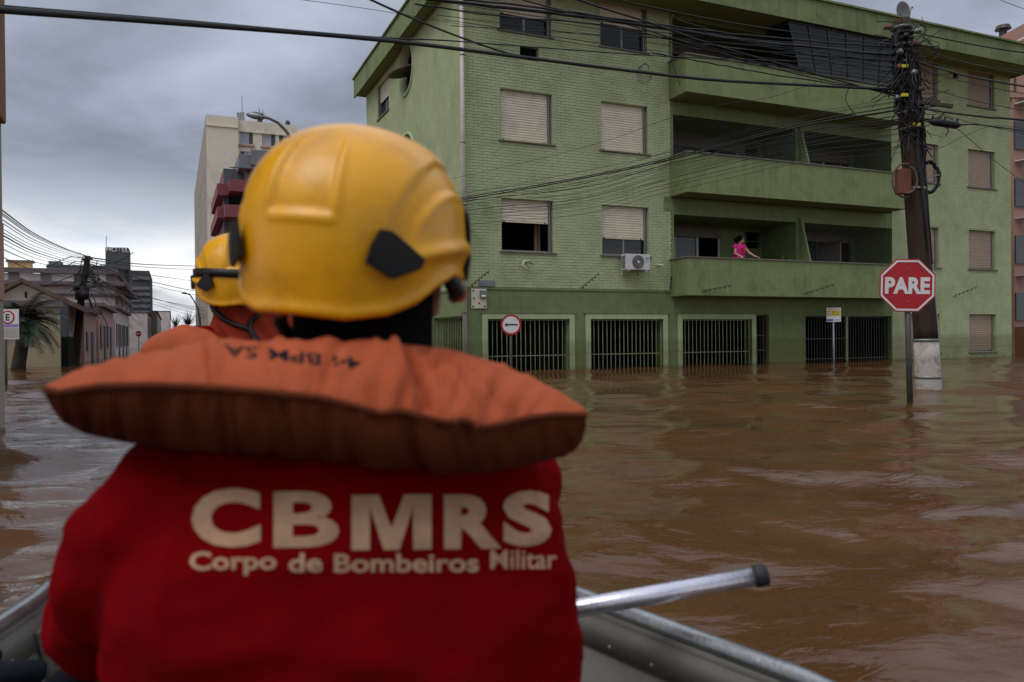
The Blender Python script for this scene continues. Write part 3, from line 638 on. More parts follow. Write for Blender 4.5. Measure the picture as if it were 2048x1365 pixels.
# ================================================================== lettering
def text_mesh(body, size=1.0, offset=.0, extrude=.0, xs=1.0, space=1.0):
    c = bpy.data.curves.new('t', 'FONT'); c.body = body; c.size = size; c.offset = offset; c.extrude = extrude; c.align_x = 'CENTER'; c.align_y = 'CENTER'; c.space_character = space; c.resolution_u = 4
    o = bpy.data.objects.new('t', c); COL.objects.link(o); dg = bpy.context.evaluated_depsgraph_get()
    me = bpy.data.meshes.new_from_object(o.evaluated_get(dg)); bpy.data.objects.remove(o); bpy.data.curves.remove(c)
    for v in me.vertices: v.co.x *= xs
    return me
def lettering(name, body, mt, parent, loc, h, width=None, offset=.02, rot=(math.pi/2, 0, 0), space=1.0, thick=.0012):
    me = text_mesh(body, 1.0, offset, .0, 1, space); co = np.array([v.co[:] for v in me.vertices])
    x0, x1 = co[:, 0].min(), co[:, 0].max(); y0, y1 = co[:, 1].min(), co[:, 1].max(); k = h/(y1-y0); kx = k if width is None else width/(x1-x0)
    for v in me.vertices: v.co.x = (v.co.x-(x0+x1)/2)*kx; v.co.y = (v.co.y-(y0+y1)/2)*k
    me.materials.clear(); me.materials.append(mt); o = bpy.data.objects.new(name, me); o.location = loc; o.rotation_euler = rot; link(o, parent)
    if thick > .01: o.modifiers.new('s', 'SOLIDIFY').thickness = thick
    return o
# ================================================================== UTILITY POLE at the crossing
pb = ground(1856, 781); YP = pb.y
pole = thing('utility_pole', 'leaning dark wooden pole with whitewashed foot and tangled wires behind the stop sign', 'utility pole', pb)
def PP(px, py, dy=0): return at(px, py, YP+dy)-pb
cl = [PP(1864, 900), PP(1857, 781), PP(1852, 682), PP(1843, 560), PP(1830, 400), PP(1816, 230), PP(1803, 40)]
def pole_at(z):
    for a, b in zip(cl, cl[1:]):
        if a.z <= z <= b.z: return a.lerp(b, (z-a.z)/(b.z-a.z))
    return cl[-1]
n = 26; pts = [pole_at(cl[2].z+(cl[-1].z-cl[2].z)*i/n) for i in range(n+1)]
o = MB().tube(pts, [.168-.05*i/n for i in range(n+1)], 20).obj('pole_shaft', M['wood_pole'], pole, True)
pts = [pole_at(cl[0].z+(cl[2].z+.01-cl[0].z)*i/6) for i in range(7)]
MB().tube(pts, [.185, .184, .182, .18, .178, .176, .174], 20).obj('whitewashed_foot', M['whitewash'], pole, True)
for z, r in ((cl[2].z+.01, .185), (.20, .186), (3.05, .16), (3.95, .152), (4.2, .15)):
    p = pole_at(z); MB().tube([p-Vector((0, 0, .018)), p+Vector((0, 0, .018))], r, 18).obj('pole_band', M['steel_grey'], pole, True)
pts = [PP(1881, 860, .1), PP(1879, 781, .1), PP(1868, 640, .1), PP(1860, 530, .1), PP(1851, 400, .08), PP(1840, 240, .05), PP(1832, 180, .03)]
MB().tube(pts[:4], .052, 12).obj('conduit', M['steel_grey'], pole, True)
MB().tube(pts[3:], .042, 12).obj('conduit', M['black_plastic'], pole, True)
MB().tube([PP(1836, 130, -.1), PP(1834, 300, -.14), PP(1846, 400, -.14), PP(1852, 520, -.12)], .03, 8).obj('riser_cable', M['cable_black'], pole, True)
# spools, bands and insulators wrapped round the top
for k in range(15):
    z = pole_at(0).z+4.25+k*.088; p = pole_at(z)
    MB().tube([p+Vector((0, 0, -.026)), p+Vector((0, 0, 0)), p+Vector((0, 0, .026))], [.135, .15+.012*(k % 3), .135], 16).obj('pole_band' if k % 3 == 2 else 'cable_wrap', M['steel_grey'] if k % 3 == 2 else M['cable_black'], pole, True)
for k in range(12):
    p = pole_at(4.3+k*.11); a = rng.uniform(2.2, 7.2); d = Vector((math.cos(a), math.sin(a), 0))
    if d.y > .4: d.y *= -1
    MB().tube([p+d*.12, p+d*.20, p+d*.21, p+d*.26], [.02, .045, .03, .045], 8).obj('insulator', M[('black_plastic', 'steel_grey', 'corrugated_tie')[k % 3]], pole, True)
for k, (x, z) in enumerate(((-.10, 4.85), (.02, 3.98), (-.13, 4.42))): p = pole_at(z); MB().box(p.x+x-.05, p.x+x+.05, p.y-.2, p.y-.17, z-.02, z+.025).obj('cable_tag', M['sign_yellow'], pole)
for k in range(80):      # slack loops and tails of wire round the head
    p0 = pole_at(rng.uniform(3.75, 5.5)); a = rng.uniform(0, 6.28); q = p0+Vector((math.cos(a)*.15, -abs(math.sin(a))*.2, 0)); pts = [q]; d = Vector((rng.normal(0, 1)-.45, -.3+rng.normal(0, .4), rng.normal(-.1, .8))).normalized()*.05
    for j in range(9): d = (d+Vector((rng.normal(0, .045), rng.normal(0, .03), rng.normal(-.012, .045))))*.97; q = q+d*rng.uniform(.6, 1.0); pts += [q] if (q-p0).length < .62 else []
    MB().tube(pts, float(rng.uniform(.004, .010)), 5).obj('loose_wire', M['cable_black'], pole, True)
for k in range(46):      # dense bundle wrapped against the pole
    p0 = pole_at(rng.uniform(3.8, 5.3)); pts = []; a = rng.uniform(0, 6.28); ln = rng.uniform(.2, .8)
    for j in range(8): z = p0.z-ln*j/7; c = pole_at(z); a += rng.normal(0, .25); r = .17+rng.uniform(0, .05); pts.append(Vector((c.x+math.cos(a)*r, c.y-abs(math.sin(a))*r, z)))
    MB().tube(pts, float(rng.uniform(.006, .014)), 5).obj('wire_bundle', M['cable_black'], pole, True)
arm = MB().bar(PP(1838, 205, -.1), PP(1905, 213, -.1), .05, .05).obj('cross_arm', M['dark_bar'], pole)
bp_ = PP(1806, 362, -.16)
MB().box(bp_.x-.10, bp_.x+.10, bp_.y-.06, bp_.y+.06, bp_.z-.20, bp_.z+.17).obj('junction_box', M['orange_box'], pole, bevel=.012)
for sg, rr in ((-1, .25), (1, .20)):
    pts = [bp_+Vector((math.cos(a)*rr*.75+.02, -.05-.03*sg, math.sin(a)*rr)) for a in np.linspace(1.2 if sg < 0 else -1.9, 5.0 if sg < 0 else 1.2, 26)]
    MB().tube(pts, [.012+.005*(i % 2) for i in range(26)], 7).obj('corrugated_conduit', M['corrugated_tie'], pole, True)
for r in (.215, .235, .225):
    c = PP(1858, 355, .12); MB().tube([c+Vector((math.cos(a)*r*.66+rng.normal(0, .002), rng.uniform(-.03, .03), math.sin(a)*r*1.03)) for a in np.linspace(0, 2*math.pi, 33)], .019, 7, False).obj('cable_coil', M['cable_black'], pole, True)
MB().bar(PP(1846, 358, .05), PP(1878, 350, .05), .03, .02).obj('coil_bracket', M['steel_grey'], pole)
# ================================================================== SIGNS
sb = ground(1819.5, 808); YS = sb.y
stop = thing('stop_sign', 'red octagonal stop sign reading PARE on a grey post standing in the flood', 'sign', sb)
c = at(1811, 572, YS)-sb; tp = at(1813, 540, YS)-sb; bt = at(1822, 880, YS)-sb
MB().tube([bt, tp], .036, 12).obj('post', M['sign_post'], stop, True)
Rs = .349; fac = Matrix.Rotation(rad(-2), 4, 'Y') @ Matrix.Rotation(rad(9), 4, 'Z')
face = bpy.data.objects.new('sign_frame', None)
def oct_(r): return [(math.cos(rad(22.5+45*k))*r, math.sin(rad(22.5+45*k))*r) for k in range(8)]
pln = MB().prism(oct_(Rs), (0, 0, 0), (1, 0, 0), (0, 0, 1), (0, .004, 0)).obj('panel', M['sign_red'], stop, bevel=.001)
pln.location = c+Vector((0, -.045, 0)); pln.rotation_euler = (0, rad(1.5), rad(-8))
a8 = oct_(Rs*.955); b8 = oct_(Rs*.885)
rim = MB().add([(x, -.0045, z) for x, z in a8]+[(x, -.0045, z) for x, z in b8]+[(x, -.0015, z) for x, z in a8]+[(x, -.0015, z) for x, z in b8],
               [(k, (k+1) % 8, 8+(k+1) % 8, 8+k) for k in range(8)]+[(k, 16+k, 16+(k+1) % 8, (k+1) % 8) for k in range(8)]+[(8+(k+1) % 8, 24+(k+1) % 8, 24+k, 8+k) for k in range(8)]).obj('white_border', M['sign_white'], pln)
lettering('lettering', 'PARE', M['sign_white'], pln, (0, -.0025, .0), .205, .52, .045, (math.pi/2, 0, 0), 1.02)
for z in (.2, -.2): MB().ball((0, -.004, z), .009, 8, 5).obj('bolt', M['steel_grey'], pln)
# one-way arrow sign
ab = ground(1020, 742); ab = st(ab.dot(Uv), CT-.75)
arw = thing('arrow_sign', 'round white sign with red rim and black left arrow before the first garage grille', 'sign', ab)
YA = ab.y; c = at(1022, 650, YA)-ab; MB().tube([Vector((c.x-.02, 0, -1)), c+Vector((-.0, .03, .25))], .035, 10).obj('post', M['dark_bar'], arw, True)
def disc(r, n=40): return [(math.cos(2*math.pi*k/n)*r, math.sin(2*math.pi*k/n)*r) for k in range(n)]
ds = MB().prism(disc(.255), (0, 0, 0), (1, 0, 0), (0, 0, 1), (0, .004, 0)).obj('panel', M['sign_red'], arw); ds.location = c+Vector((0, -.02, 0))
MB().prism(disc(.205), (0, -.003, 0), (1, 0, 0), (0, 0, 1), (0, .002, 0)).obj('white_field', M['sign_white'], ds)
MB().prism([(-.165, 0), (-.085, .055), (-.10, .018), (.165, .018), (.165, -.018), (-.10, -.018), (-.085, -.055)], (0, -.006, 0), (1, 0, 0), (0, 0, 1), (0, .002, 0)).obj('arrow', M['sign_black'], ds)
# yellow notice sign near the gates
nb = ground(1668, 727.5); nb = st(nb.dot(Uv), CT-.55)
nts = thing('notice_sign', 'small white and yellow no parking notice on a thin grey post before the dark gate', 'sign', nb); YN = nb.y
c = at(1667, 630, YN)-nb; MB().tube([Vector((c.x, 0, -1)), c+Vector((0, .02, .1))], .032, 10).obj('post', M['steel_grey'], nts, True)
pn = MB().box(-.215, .215, 0, .004, -.21, .21).obj('panel', M['sign_white'], nts); pn.location = c+Vector((0, -.02, 0))
MB().box(-.205, .205, -.003, -.001, -.03, .125).obj('yellow_field', M['sign_yellow'], pn)
MB().prism(disc(.062, 20), (-.14, -.006, .045), (1, 0, 0), (0, 0, 1), (0, .002, 0)).obj('symbol', M['sign_red'], pn)
MB().prism(disc(.048, 20), (-.14, -.008, .045), (1, 0, 0), (0, 0, 1), (0, .0015, 0)).obj('symbol_field', M['sign_white'], pn)
lettering('lettering', 'E', M['sign_black'], pn, (-.14, -.0095, .045), .05, None, .02)
lettering('lettering', 'ÁREA ESCOLAR', M['sign_red'], pn, (0, -.003, .165), .04, .38, .02)
for q, tx in enumerate(('EMBARQUE E', 'DESEMBARQUE', 'ESCOLARES')): lettering('lettering', tx, M['sign_black'], pn, (.055, -.005, .10-.05*q), .026, .22, .01)
MB().box(-.205, -.02, -.003, -.001, -.19, -.13).box(.03, .2, -.003, -.001, -.165, -.15).obj('blue_stripe', M['sign_blue'], pn)
# parking sign at the left edge
kb = ground(12, 770)
prk = thing('parking_sign', 'white parking regulation sign with a red ringed letter E at the left edge', 'sign', kb); YK = kb.y
MB().tube([at(14, 860, YK)-kb, at(10, 632, YK)-kb], .028, 10).obj('post', M['dark_bar'], prk, True)
c = at(9, 649, YK)-kb; w_ = 62/FPX*YK; h_ = 60/FPX*YK
pn = MB().box(-w_/2, w_/2, 0, .004, -h_/2, h_/2).obj('panel', M['sign_white'], prk); pn.location = c+Vector((0, -.035, 0))
r = 13.5/FPX*YK; px_ = (18-9)/FPX*YK; MB().prism(disc(r), (px_, -.003, h_*.23), (1, 0, 0), (0, 0, 1), (0, .002, 0)).obj('red_ring', M['sign_red'], pn)
MB().prism(disc(r*.78), (px_, -.005, h_*.23), (1, 0, 0), (0, 0, 1), (0, .002, 0)).obj('ring_field', M['sign_white'], pn)
lettering('lettering', 'E', M['sign_black'], pn, (px_, -.0065, h_*.23), r*1.0, None, .03)
mm('violet_print', (.25, .2, .42), .5); mm('dirty_print', (.36, .34, .33), .5)
MB().box(-w_/2+.01, w_/2-.01, -.003, -.001, -h_*.10, -.0).obj('violet_band', M['violet_print'], pn); MB().box(-w_/2+.01, w_/2-.01, -.003, -.001, -h_*.46, -h_*.13).obj('small_print', M['dirty_print'], pn)
# ================================================================== STREET, LEFT AND FAR BUILDINGS
def far_building(name, label, s, t, cat='building'): return thing(name, label, cat, st(s, t), AZ)
def fwall(root, w_, z0, z1, dep, matname, holes=(), face='front', x0=0, y0=0, rev=.25, name='wall', side_mat=None, side_holes=()):
    m = MB().wall((x0, y0, z0), (1, 0, 0), (0, 0, 1), (0, 1, 0), w_, z1-z0, list(holes), rev)
    m.add([(x0, y0, z1), (x0+w_, y0, z1), (x0+w_, y0+dep, z1), (x0, y0+dep, z1)], [(0, 1, 2, 3)])
    m.add([(x0+w_, y0+dep, z0), (x0, y0+dep, z0), (x0, y0+dep, z1), (x0+w_, y0+dep, z1)], [(0, 1, 2, 3)])
    o = m.obj(name, M[matname], root)
    m = MB().wall((x0, y0+dep, z0), (0, -1, 0), (0, 0, 1), (1, 0, 0), dep, z1-z0, list(side_holes), rev).wall((x0+w_, y0, z0), (0, 1, 0), (0, 0, 1), (-1, 0, 0), dep, z1-z0, [(a, b, c, d) for a, b, c, d in side_holes], rev)
    m.obj('side_wall', M[side_mat or matname], root); return o
def fwin(root, x0, x1, z0, z1, y, matname='far_window', curtain=0, sill=None):
    f = MB().box(x0, x0+.06, y, y+.05, z0, z1).box(x1-.06, x1, y, y+.05, z0, z1).box(x0, x1, y+.001, y+.049, z0, z0+.06).box(x0, x1, y+.001, y+.049, z1-.06, z1).box((x0+x1)/2-.03, (x0+x1)/2+.03, y+.002, y+.05, z0+.06, z1-.06)
    o = f.obj('window', M['white_frame'], root); MB().box(x0+.06, x1-.06, y+.052, y+.06, z0+.06, z1-.06).obj('pane', M[matname], o)
    if curtain: a = x0+.06 if curtain > 0 else x1-.06-(x1-x0)*.65; MB().box(a, a+(x1-x0)*.65, y-.04, y-.01, z0+.03, z1-.03).obj('shutter', M['far_curtain'], o)
    if sill: MB().box(x0-.15, x1+.15, y-.42, y, z0-.22, z0-.02).obj('sill', M[sill], o)
# tall cream tower block
T = 105; s0, zt = onT(412, 229, T); s1, _ = onT(597, 245, T); s_a, _ = onT(477, 300, T)
B = far_building('tower_block', 'tall cream apartment tower with a blank left side far down the street', s0, T)
wA = s_a-s0; wB = s1-s0; z2 = onT(500, 240, T)[1]
rows = [(275.5, 0), (317, 0)]; cols = [(481, 507, 1), (525, 552, 1), (559, 586, -1)]
def hz(py, h=12.5): z = onT(520, py, T)[1]; return z-h/FPX*T, z+h/FPX*T
holes = []; wins = []
for k in range(9):
    py = 275.5+41*k; a, b = hz(py)
    if a < 1: break
    for c0, c1, cu in cols: x0 = onT(c0, py, T)[0]-s0; x1 = onT(c1, py, T)[0]-s0; holes.append((x0-wA, x1-wA, a+3, b+3)); wins.append((x0, x1, a, b, cu if k != 1 or cu < 0 else -1))
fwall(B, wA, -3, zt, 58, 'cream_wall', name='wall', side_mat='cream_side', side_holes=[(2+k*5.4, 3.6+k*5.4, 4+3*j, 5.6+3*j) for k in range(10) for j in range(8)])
fwall(B, wB-wA, -3, z2, 40, 'cream_wall', holes, x0=wA+.02, y0=.6)
MB().box(-.05, wA+.03, -.15, -.01, zt-1.4, zt-1.25).box(wA+.04, wB+.1, .45, .59, z2-1.5, z2-1.38).obj('string_course', M['cream_wall'], B)
for x0, x1, a, b, cu in wins: fwin(B, x0, x1, a, b, .75, curtain=cu, sill=None); MB().box(x0-.2, x1+.2, .4, .6, a-.35, a-.1).obj('sill', M['salmon_wall'], B)
for k in range(10):
    for j in range(8): MB().box(.02, .15, 58-3.6-k*5.4+.1, 58-2-k*5.4-.1, 4+3*j-3+.1, 5.5+3*j-3).obj('side_window', M['far_window'], B)
MB().box(0.3, 4, 3, 30, z2, z2+.9).obj('roof_parapet', M['cream_side'], B)
mst = thing('roof_antenna', 'short lattice mast with a whip antenna on the cream tower roof', 'antenna', B.matrix_basis @ Vector((onT(484, 240, T)[0]-s0, 2, z2)))
hh = (237-216)/FPX*T
for x in (-.4, .4): MB().bar((x, 0, 0), (x, 0, hh), .12, .12).obj('mast_leg', M['steel_grey'], mst)
lt = MB()
for k in range(7): lt.bar((-.4, 0, hh*k/7), (.4, 0, hh*(k+1)/7), .08, .08).bar((-.4, 0, hh*k/7), (.4, 0, hh*k/7), .08, .08)
tag(lt.obj('lattice', M['steel_grey'], mst), kind='stuff'); MB().tube([(.2, 0, hh), (.2, 0, hh+2.1)], .04, 5).obj('whip', M['steel_grey'], mst)
plm = thing('roof_palm', 'thin ragged palm rising behind the roof of the cream tower', 'palm', B.matrix_basis @ Vector((onT(525, 240, T)[0]-s0, 4, z2)))
MB().tube([(0, 0, 0), (.1, 0, 1), (.2, 0, 2)], [.3, .35, .25], 7).obj('trunk', M['palm_trunk'], plm)
fr = MB()
for k in range(40): a = random.uniform(0, 6.28); e = random.uniform(-.3, 1.3); d = Vector((math.cos(a)*math.cos(e), math.sin(a)*.5, math.sin(e))); p = Vector((.2, 0, random.uniform(1.2, 2))); q = p+d*random.uniform(.5, 1.3); sd_ = d.orthogonal().normalized()*.07; fr.add([p+sd_, q, p-sd_, p+(q-p)*.5+Vector((0, 0, .1))], [(0, 1, 3), (1, 2, 3)])
fr.obj('fronds', M['palm_leaf'], plm)
vt = thing('roof_vent', 'small dark vent cowl at the right end of the cream tower roof', 'vent', B.matrix_basis @ Vector((onT(579, 240, T)[0]-s0, 1.5, z2))); MB().tube([(0, 0, 0), (0, 0, .4), (0, 0, .41), (-.1, 0, .7), (-.15, 0, .8)], [.3, .3, .35, .25, .05], 8).obj('cowl', M['dark_frame'], vt)
# grey and wine-red apartment house in front of it
T = 72; s0, zt = onT(447, 337, T); B = far_building('apartment_house', 'grey apartment house with wine red balcony bands, half hidden behind the big helmet', s0, T)
def q(px, py, dt=0): s, z = onT(px, py, T+dt); return s-s0, z
W_ = q(640, 400)[0]
fwall(B, W_, -3, zt, 18, 'grey_wall', side_mat='pink_wall', side_holes=[])
zA = q(475, 318)[1]; zB = q(475, 346)[1]; x1 = q(474, 330)[0]
MB().box(x1, W_-.5, -2.0, 6, zB, zA).obj('penthouse', M['mid_grey'], B, bevel=.02); xc = q(497, 320)[0]; MB().box(xc, W_-1, -2.3, 4, zA-.9, q(497, 311)[1]).obj('penthouse_parapet', M['mid_grey'], B)
xp = q(488, 360)[0]; MB().box(xp, xp+.35, -1.2, -.9, q(488, 368)[1], zB).obj('column', M['mid_grey'], B)
z0, z1 = q(470, 392)[1], q(470, 369)[1]; x0 = q(455, 380)[0]; MB().box(x0, W_, -2.2, .2, z0, z1).box(x0-.9, x0, -1.0, 10, z0-.2, z1-.2).obj('balcony_band', M['pink_wall'], B, bevel=.02)
for k in range(8): MB().box(x0+.3+k*.9, x0+.36+k*.9, -2.15, -2.1, z1, z1+1.0).obj('railing_bar', M['dark_frame'], B)
MB().box(x0, W_, -2.16, -2.1, z1+.98, z1+1.04).obj('handrail', M['dark_frame'], B)
for k, (a, b) in enumerate(((442, 418), (500, 480), (560, 538), (618, 598))):
    z0, z1 = q(450, a)[1], q(450, b)[1]; MB().box(x0-.4, x0+1.6, -2.4, .2, z0, z1).box(x0-.9, x0-.4, -1.0, 12, z0+.1, z1).obj('balcony_band', M['pink_wall'], B, bevel=.02)
    zc = q(450, b-24)[1]; MB().box(x0+.1, x0+1.2, -.06, -.01, z1, zc).obj('dark_opening', M['interior'], B)
    MB().box(x0+1.62, W_, -2.1, -.01, z0-.6, zc+.1).obj('bay', M['mid_grey'], B)
# hotel
T = 135; s0, zt = onT(93, 529, T); B = far_building('hotel_building', 'dark grey hotel block with a roof tower reading HOTEL in the far left distance', s0, T)
W_ = q(300, 560)[0]; q = lambda px, py, dt=0: (onT(px, py, T+dt)[0]-s0, onT(px, py, T+dt)[1])
W_ = q(299, 560)[0]; zr = q(299, 542)[1]
fwall(B, q(258, 560)[0], -3, zt, 22, 'hotel_grey', side_mat='hotel_grey'); xr = q(258, 560)[0]
MB().box(xr-.6, W_, .0, 20, -3, zr).obj('wing', M['hotel_grey'], B)
xa, za = q(211, 495); xb, _ = q(257, 495); tw = MB().box(xa, xb, -.4, 6, zt-.5, za).obj('roof_tower', M['hotel_grey'], B)
lettering('lettering', 'HOTEL', M['sign_white'], tw, ((xa+xb)/2+.1, -.46, q(220, 500)[1]), 9/FPX*T, 36/FPX*T, .03, thick=.08)
for k, py in enumerate((548, 568, 580, 592, 604, 616, 628)):
    z = q(280, py)[1]; MB().box(xr+.8, W_-.05, -.06, -.005, z-.42, z+.02).obj('window_band', M['far_window'], B); MB().box(xr+.4, W_+.06, -.3, -.07, z-.95, z-.45).obj('spandrel_band', M['mid_grey'], B)
MB().box(q(95, 534)[0], q(120, 534)[0], 1, 4, zt, zt+.6).obj('roof_plant', M['mid_grey'], B); MB().tube([((xa+xb)/2-1.6, 2, za), ((xa+xb)/2-1.6, 2, za+2)], .04, 5).obj('antenna', M['dark_frame'], B)
# yellow tank house
T = 100; s0, zt = onT(15, 521, T); B = far_building('tank_house', 'small yellow rooftop box with a dark lid behind the white classical building', s0, T, 'building')
x1 = q(62, 521)[0]-0; q = lambda px, py, dt=0: (onT(px, py, T+dt)[0]-s0, onT(px, py, T+dt)[1]); x1 = q(62, 525)[0]
MB().box(0, x1, 0, 1.2, -3, zt-.2).obj('wall', M['yellow_wall'], B); MB().box(-.15, x1+.2, -.15, 1.4, zt-.18, zt+.05).obj('roof', M['grime_trim'], B)
# white classical building
T = 80; s0, zt = onT(-40, 545, T); B = far_building('classical_building', 'long off white classical building with dark stained cornices across the street on the left', s0, T); W_ = q(262, 560)[0]
q = lambda px, py, dt=0: (onT(px, py, T+dt)[0]-s0, onT(px, py, T+dt)[1]); W_ = q(230, 560)[0]
fwall(B, W_, -3, zt, 25, 'white_plaster', side_mat='white_plaster')
zc = lambda py: q(130, py)[1]
for py, h, pr in ((543, .45, .3), (568, .38, .9), (590, .22, .3)):
    z = zc(py); MB().box(-.5, W_+pr, -pr, -.01, z-h/2, z+h/2).box(W_+.01, W_+pr, -.01, 25, z-h/2, z+h/2).obj('cornice', M['grime_trim'], B, bevel=.03)
for px in (28, 92, 158, 222):
    x = q(px, 556)[0]; MB().box(x-.4, x+.4, -.12, -.01, zc(566), zc(547)).obj('parapet_pier', M['grime_trim'], B)
for k in range(3):
    y = 2+k*7.5
    MB().box(W_+.01, W_+.22, y, y+.9, -2, zc(590)).obj('pilaster', M['white_plaster'], B)
    MB().box(W_+.005, W_+.03, y+2.6, y+4.8, .2, 2.4).obj('side_window', M['far_window'], B)
# white gabled house and low beige building
T = 34; s0, _ = onT(-60, 600, T); B = far_building('gabled_house', 'dirty white gabled house showing above the beige wall on the left', s0, T)
q = lambda px, py, dt=0: (onT(px, py, T+dt)[0]-s0, onT(px, py, T+dt)[1])
ap = q(48, 567); rt = q(134, 610); lf_ = q(-40, 612)
MB().prism([(lf_[0], -3), (rt[0], -3), (rt[0], rt[1]), ap, (lf_[0], lf_[1])], (0, 0, 0), (1, 0, 0), (0, 0, 1), (0, 3.5, 0)).obj('wall', M['white_plaster'], B)
r_ = MB().bar((ap[0]-.1, -.3, ap[1]+.12), (rt[0]+.8, -.3, rt[1]-.30), .01, .18).obj('verge', M['roof_tile'], B)
MB().add([(ap[0], -.5, ap[1]+.15), (rt[0]+.8, -.5, rt[1]-.25), (rt[0]+.8, 3.6, rt[1]-.25), (ap[0], 3.6, ap[1]+.15)], [(0, 1, 2, 3)]).add([(ap[0], -.5, ap[1]+.15), (lf_[0]-.5, -.5, lf_[1]-.05), (lf_[0]-.5, 3.6, lf_[1]-.05), (ap[0], 3.6, ap[1]+.15)], [(3, 2, 1, 0)]).obj('roof', M['roof_tile'], B).modifiers.new('s', 'SOLIDIFY').thickness = .12
MB().box(q(50, 590)[0], q(54, 590)[0], -.05, -.01, q(50, 596)[1], q(50, 584)[1]).obj('vent_slot', M['interior'], B)
T = 31; s0, zt = onT(-60, 606, T); B = far_building('beige_building', 'low plain beige building behind the palm with a flood mark along its foot', s0, T)
q = lambda px, py, dt=0: (onT(px, py, T+dt)[0]-s0, onT(px, py, T+dt)[1]); W_ = q(120, 606)[0]
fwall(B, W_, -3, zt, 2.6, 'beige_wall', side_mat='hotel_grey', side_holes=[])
MB().box(-.1, W_+.1, -.12, -.01, zt-.12, zt+.08).obj('coping', M['grime_trim'], B)
MB().box(W_+.02, W_+.2, .3, 2.2, -2, 1.05).obj('side_door', M['interior'], B)
# row of low houses running down the left side of the street
sB = (st(s0, T)).dot(Uv)+W_
def row_house(name, label, t0, t1, h, wm, extra=None, trim='grime_trim', pitched=False, ds=0):
    B = thing(name, label, 'house', st(sB+ds, t0), AZ); D_ = t1-t0
    MB().box(-8, 0, 0, D_, -3, h).obj('wall', M[wm], B); MB().box(-8.1, .25, -.06, D_-.02, h+.002, h+.2).obj('cornice', M[trim], B, bevel=.02)
    if pitched: MB().prism([(-8, h+.2), (.3, h+.2), (-4, h+1.8)], (0, 0, 0), (1, 0, 0), (0, 0, 1), (0, D_-.1, 0)).obj('roof', M['roof_tile'], B)
    k = 0; y = .8
    while y < D_-1.2:
        MB().box(.0, .06, y, y+1.0, -1 if k % 2 else .5, h-.9).obj('door' if k % 2 else 'window', M['far_window' if k % 2 == 0 else 'grime_trim'], B); y += 2.2; k += 1
    return B
row_house('row_house', 'faded pink house with dark window openings just past the beige building', 37.8, 43.5, 2.2, 'pale_pink', ds=.1)
row_house('row_house', 'small pale pink house with a grey cornice next down the left street side', 43.7, 54, 2.6, 'pale_pink', ds=.2)
row_house('row_house', 'white shopfront house farther down the left street side', 54.3, 70, 2.9, 'white_plaster', ds=.3)
row_house('row_house', 'grey stained house far down the left street side by the road signs', 112, 130, 4.5, 'white_plaster', ds=.6)
row_house('row_house', 'far cream house block closing the left side of the flooded street', 151, 210, 6.0, 'cream_side', ds=1.0)
row_house('row_house', 'distant pale house at the street end just left of the front firefighter', 214, 300, 8.2, 'white_plaster', ds=3)
# right side of the far street beyond the green building
B = thing('corner_house', 'low grey house behind the green block on the right side of the street', 'house', st(CS+.4, CT+13), AZ)
MB().box(0, 10, 0, 20, -3, 5.2).obj('wall', M['grey_wall'], B); MB().box(-.2, 10.2, -.2, 20.2, 5.202, 5.5).obj('roof', M['grime_trim'], B)
# building at the very left edge
Pn = at(15, 400, 8.2); se, te = Pn.dot(Uv), Pn.dot(Vv)
B = thing('corner_building', 'orange brown overhanging building cut by the left edge above a pale plastered wall', 'building', st(se, te), AZ)
zb = at(15, 250, 8.2).z
MB().box(-5, 0, -4.0, 0, zb, zb+6).obj('overhang', M['orange_wall'], B, bevel=.02)
for z in (zb+.9, zb+3.7):
    wn = MB().box(.001, .03, -2.2, -.5, z, z+.06).box(.001, .03, -2.2, -.5, z+1.3, z+1.36).box(.001, .03, -.56, -.5, z+.06, z+1.3).obj('window', M['dark_frame'], B); MB().box(.001, .012, -2.2, -.56, z+.06, z+1.3).obj('pane', M['far_window'], wn)
xw = at(7, 500, 8.2).dot(Uv)-se
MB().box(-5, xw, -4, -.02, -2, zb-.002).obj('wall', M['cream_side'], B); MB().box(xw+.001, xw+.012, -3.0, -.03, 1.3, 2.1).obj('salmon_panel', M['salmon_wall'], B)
# neighbouring salmon block beyond the right edge of the green building
T = CT+3; s0, _ = onT(2027, 300, T); B = far_building('salmon_block', 'salmon apartment block with dark window bands at the right edge of the picture', s0, T)
q = lambda px, py, dt=0: (onT(px, py, T+dt)[0]-s0, onT(px, py, T+dt)[1]); zt = 12.6
fwall(B, 14, -3, zt, 10, 'salmon_wall'); 
for k in range(5):
    z = 1.35+k*2.35; MB().box(.02, 5, -.06, -.01, z, z+1.15).obj('window_band', M['far_window'], B); g_ = MB().box(.05, .62, -.45, -.40, z-.52, z-.48).box(.05, .62, -.45, -.40, z-.08, z-.04)
    for j in range(6): g_.box(.06+j*.105, .085+j*.105, -.44, -.41, z-.5, z-.06)
    g_.box(.05, .62, -.4, -.02, z-.52, z-.48); g_.obj('balcony_rail', M['white_metal'], B)
MB().box(.0, 3, -.5, -.02, -2, 1.1).obj('brown_gate', M['orange_wall'], B)
ch = thing('chimney_cowl', 'dark mushroom chimney on a salmon ridge at the top right', 'chimney', B.matrix_basis @ Vector((-.9, 3, 11.6)))
cz = at(2006, 66, (B.matrix_basis @ Vector((-.9, 3, 0))).y)
ch.location = cz
MB().tube([(0, 0, -1.2), (0, 0, .1)], .16, 12).obj('stack', M['dark_frame'], ch); MB().tube([(0, 0, .14), (0, 0, .3)], [.33, .27], 12).obj('cap', M['dark_frame'], ch)
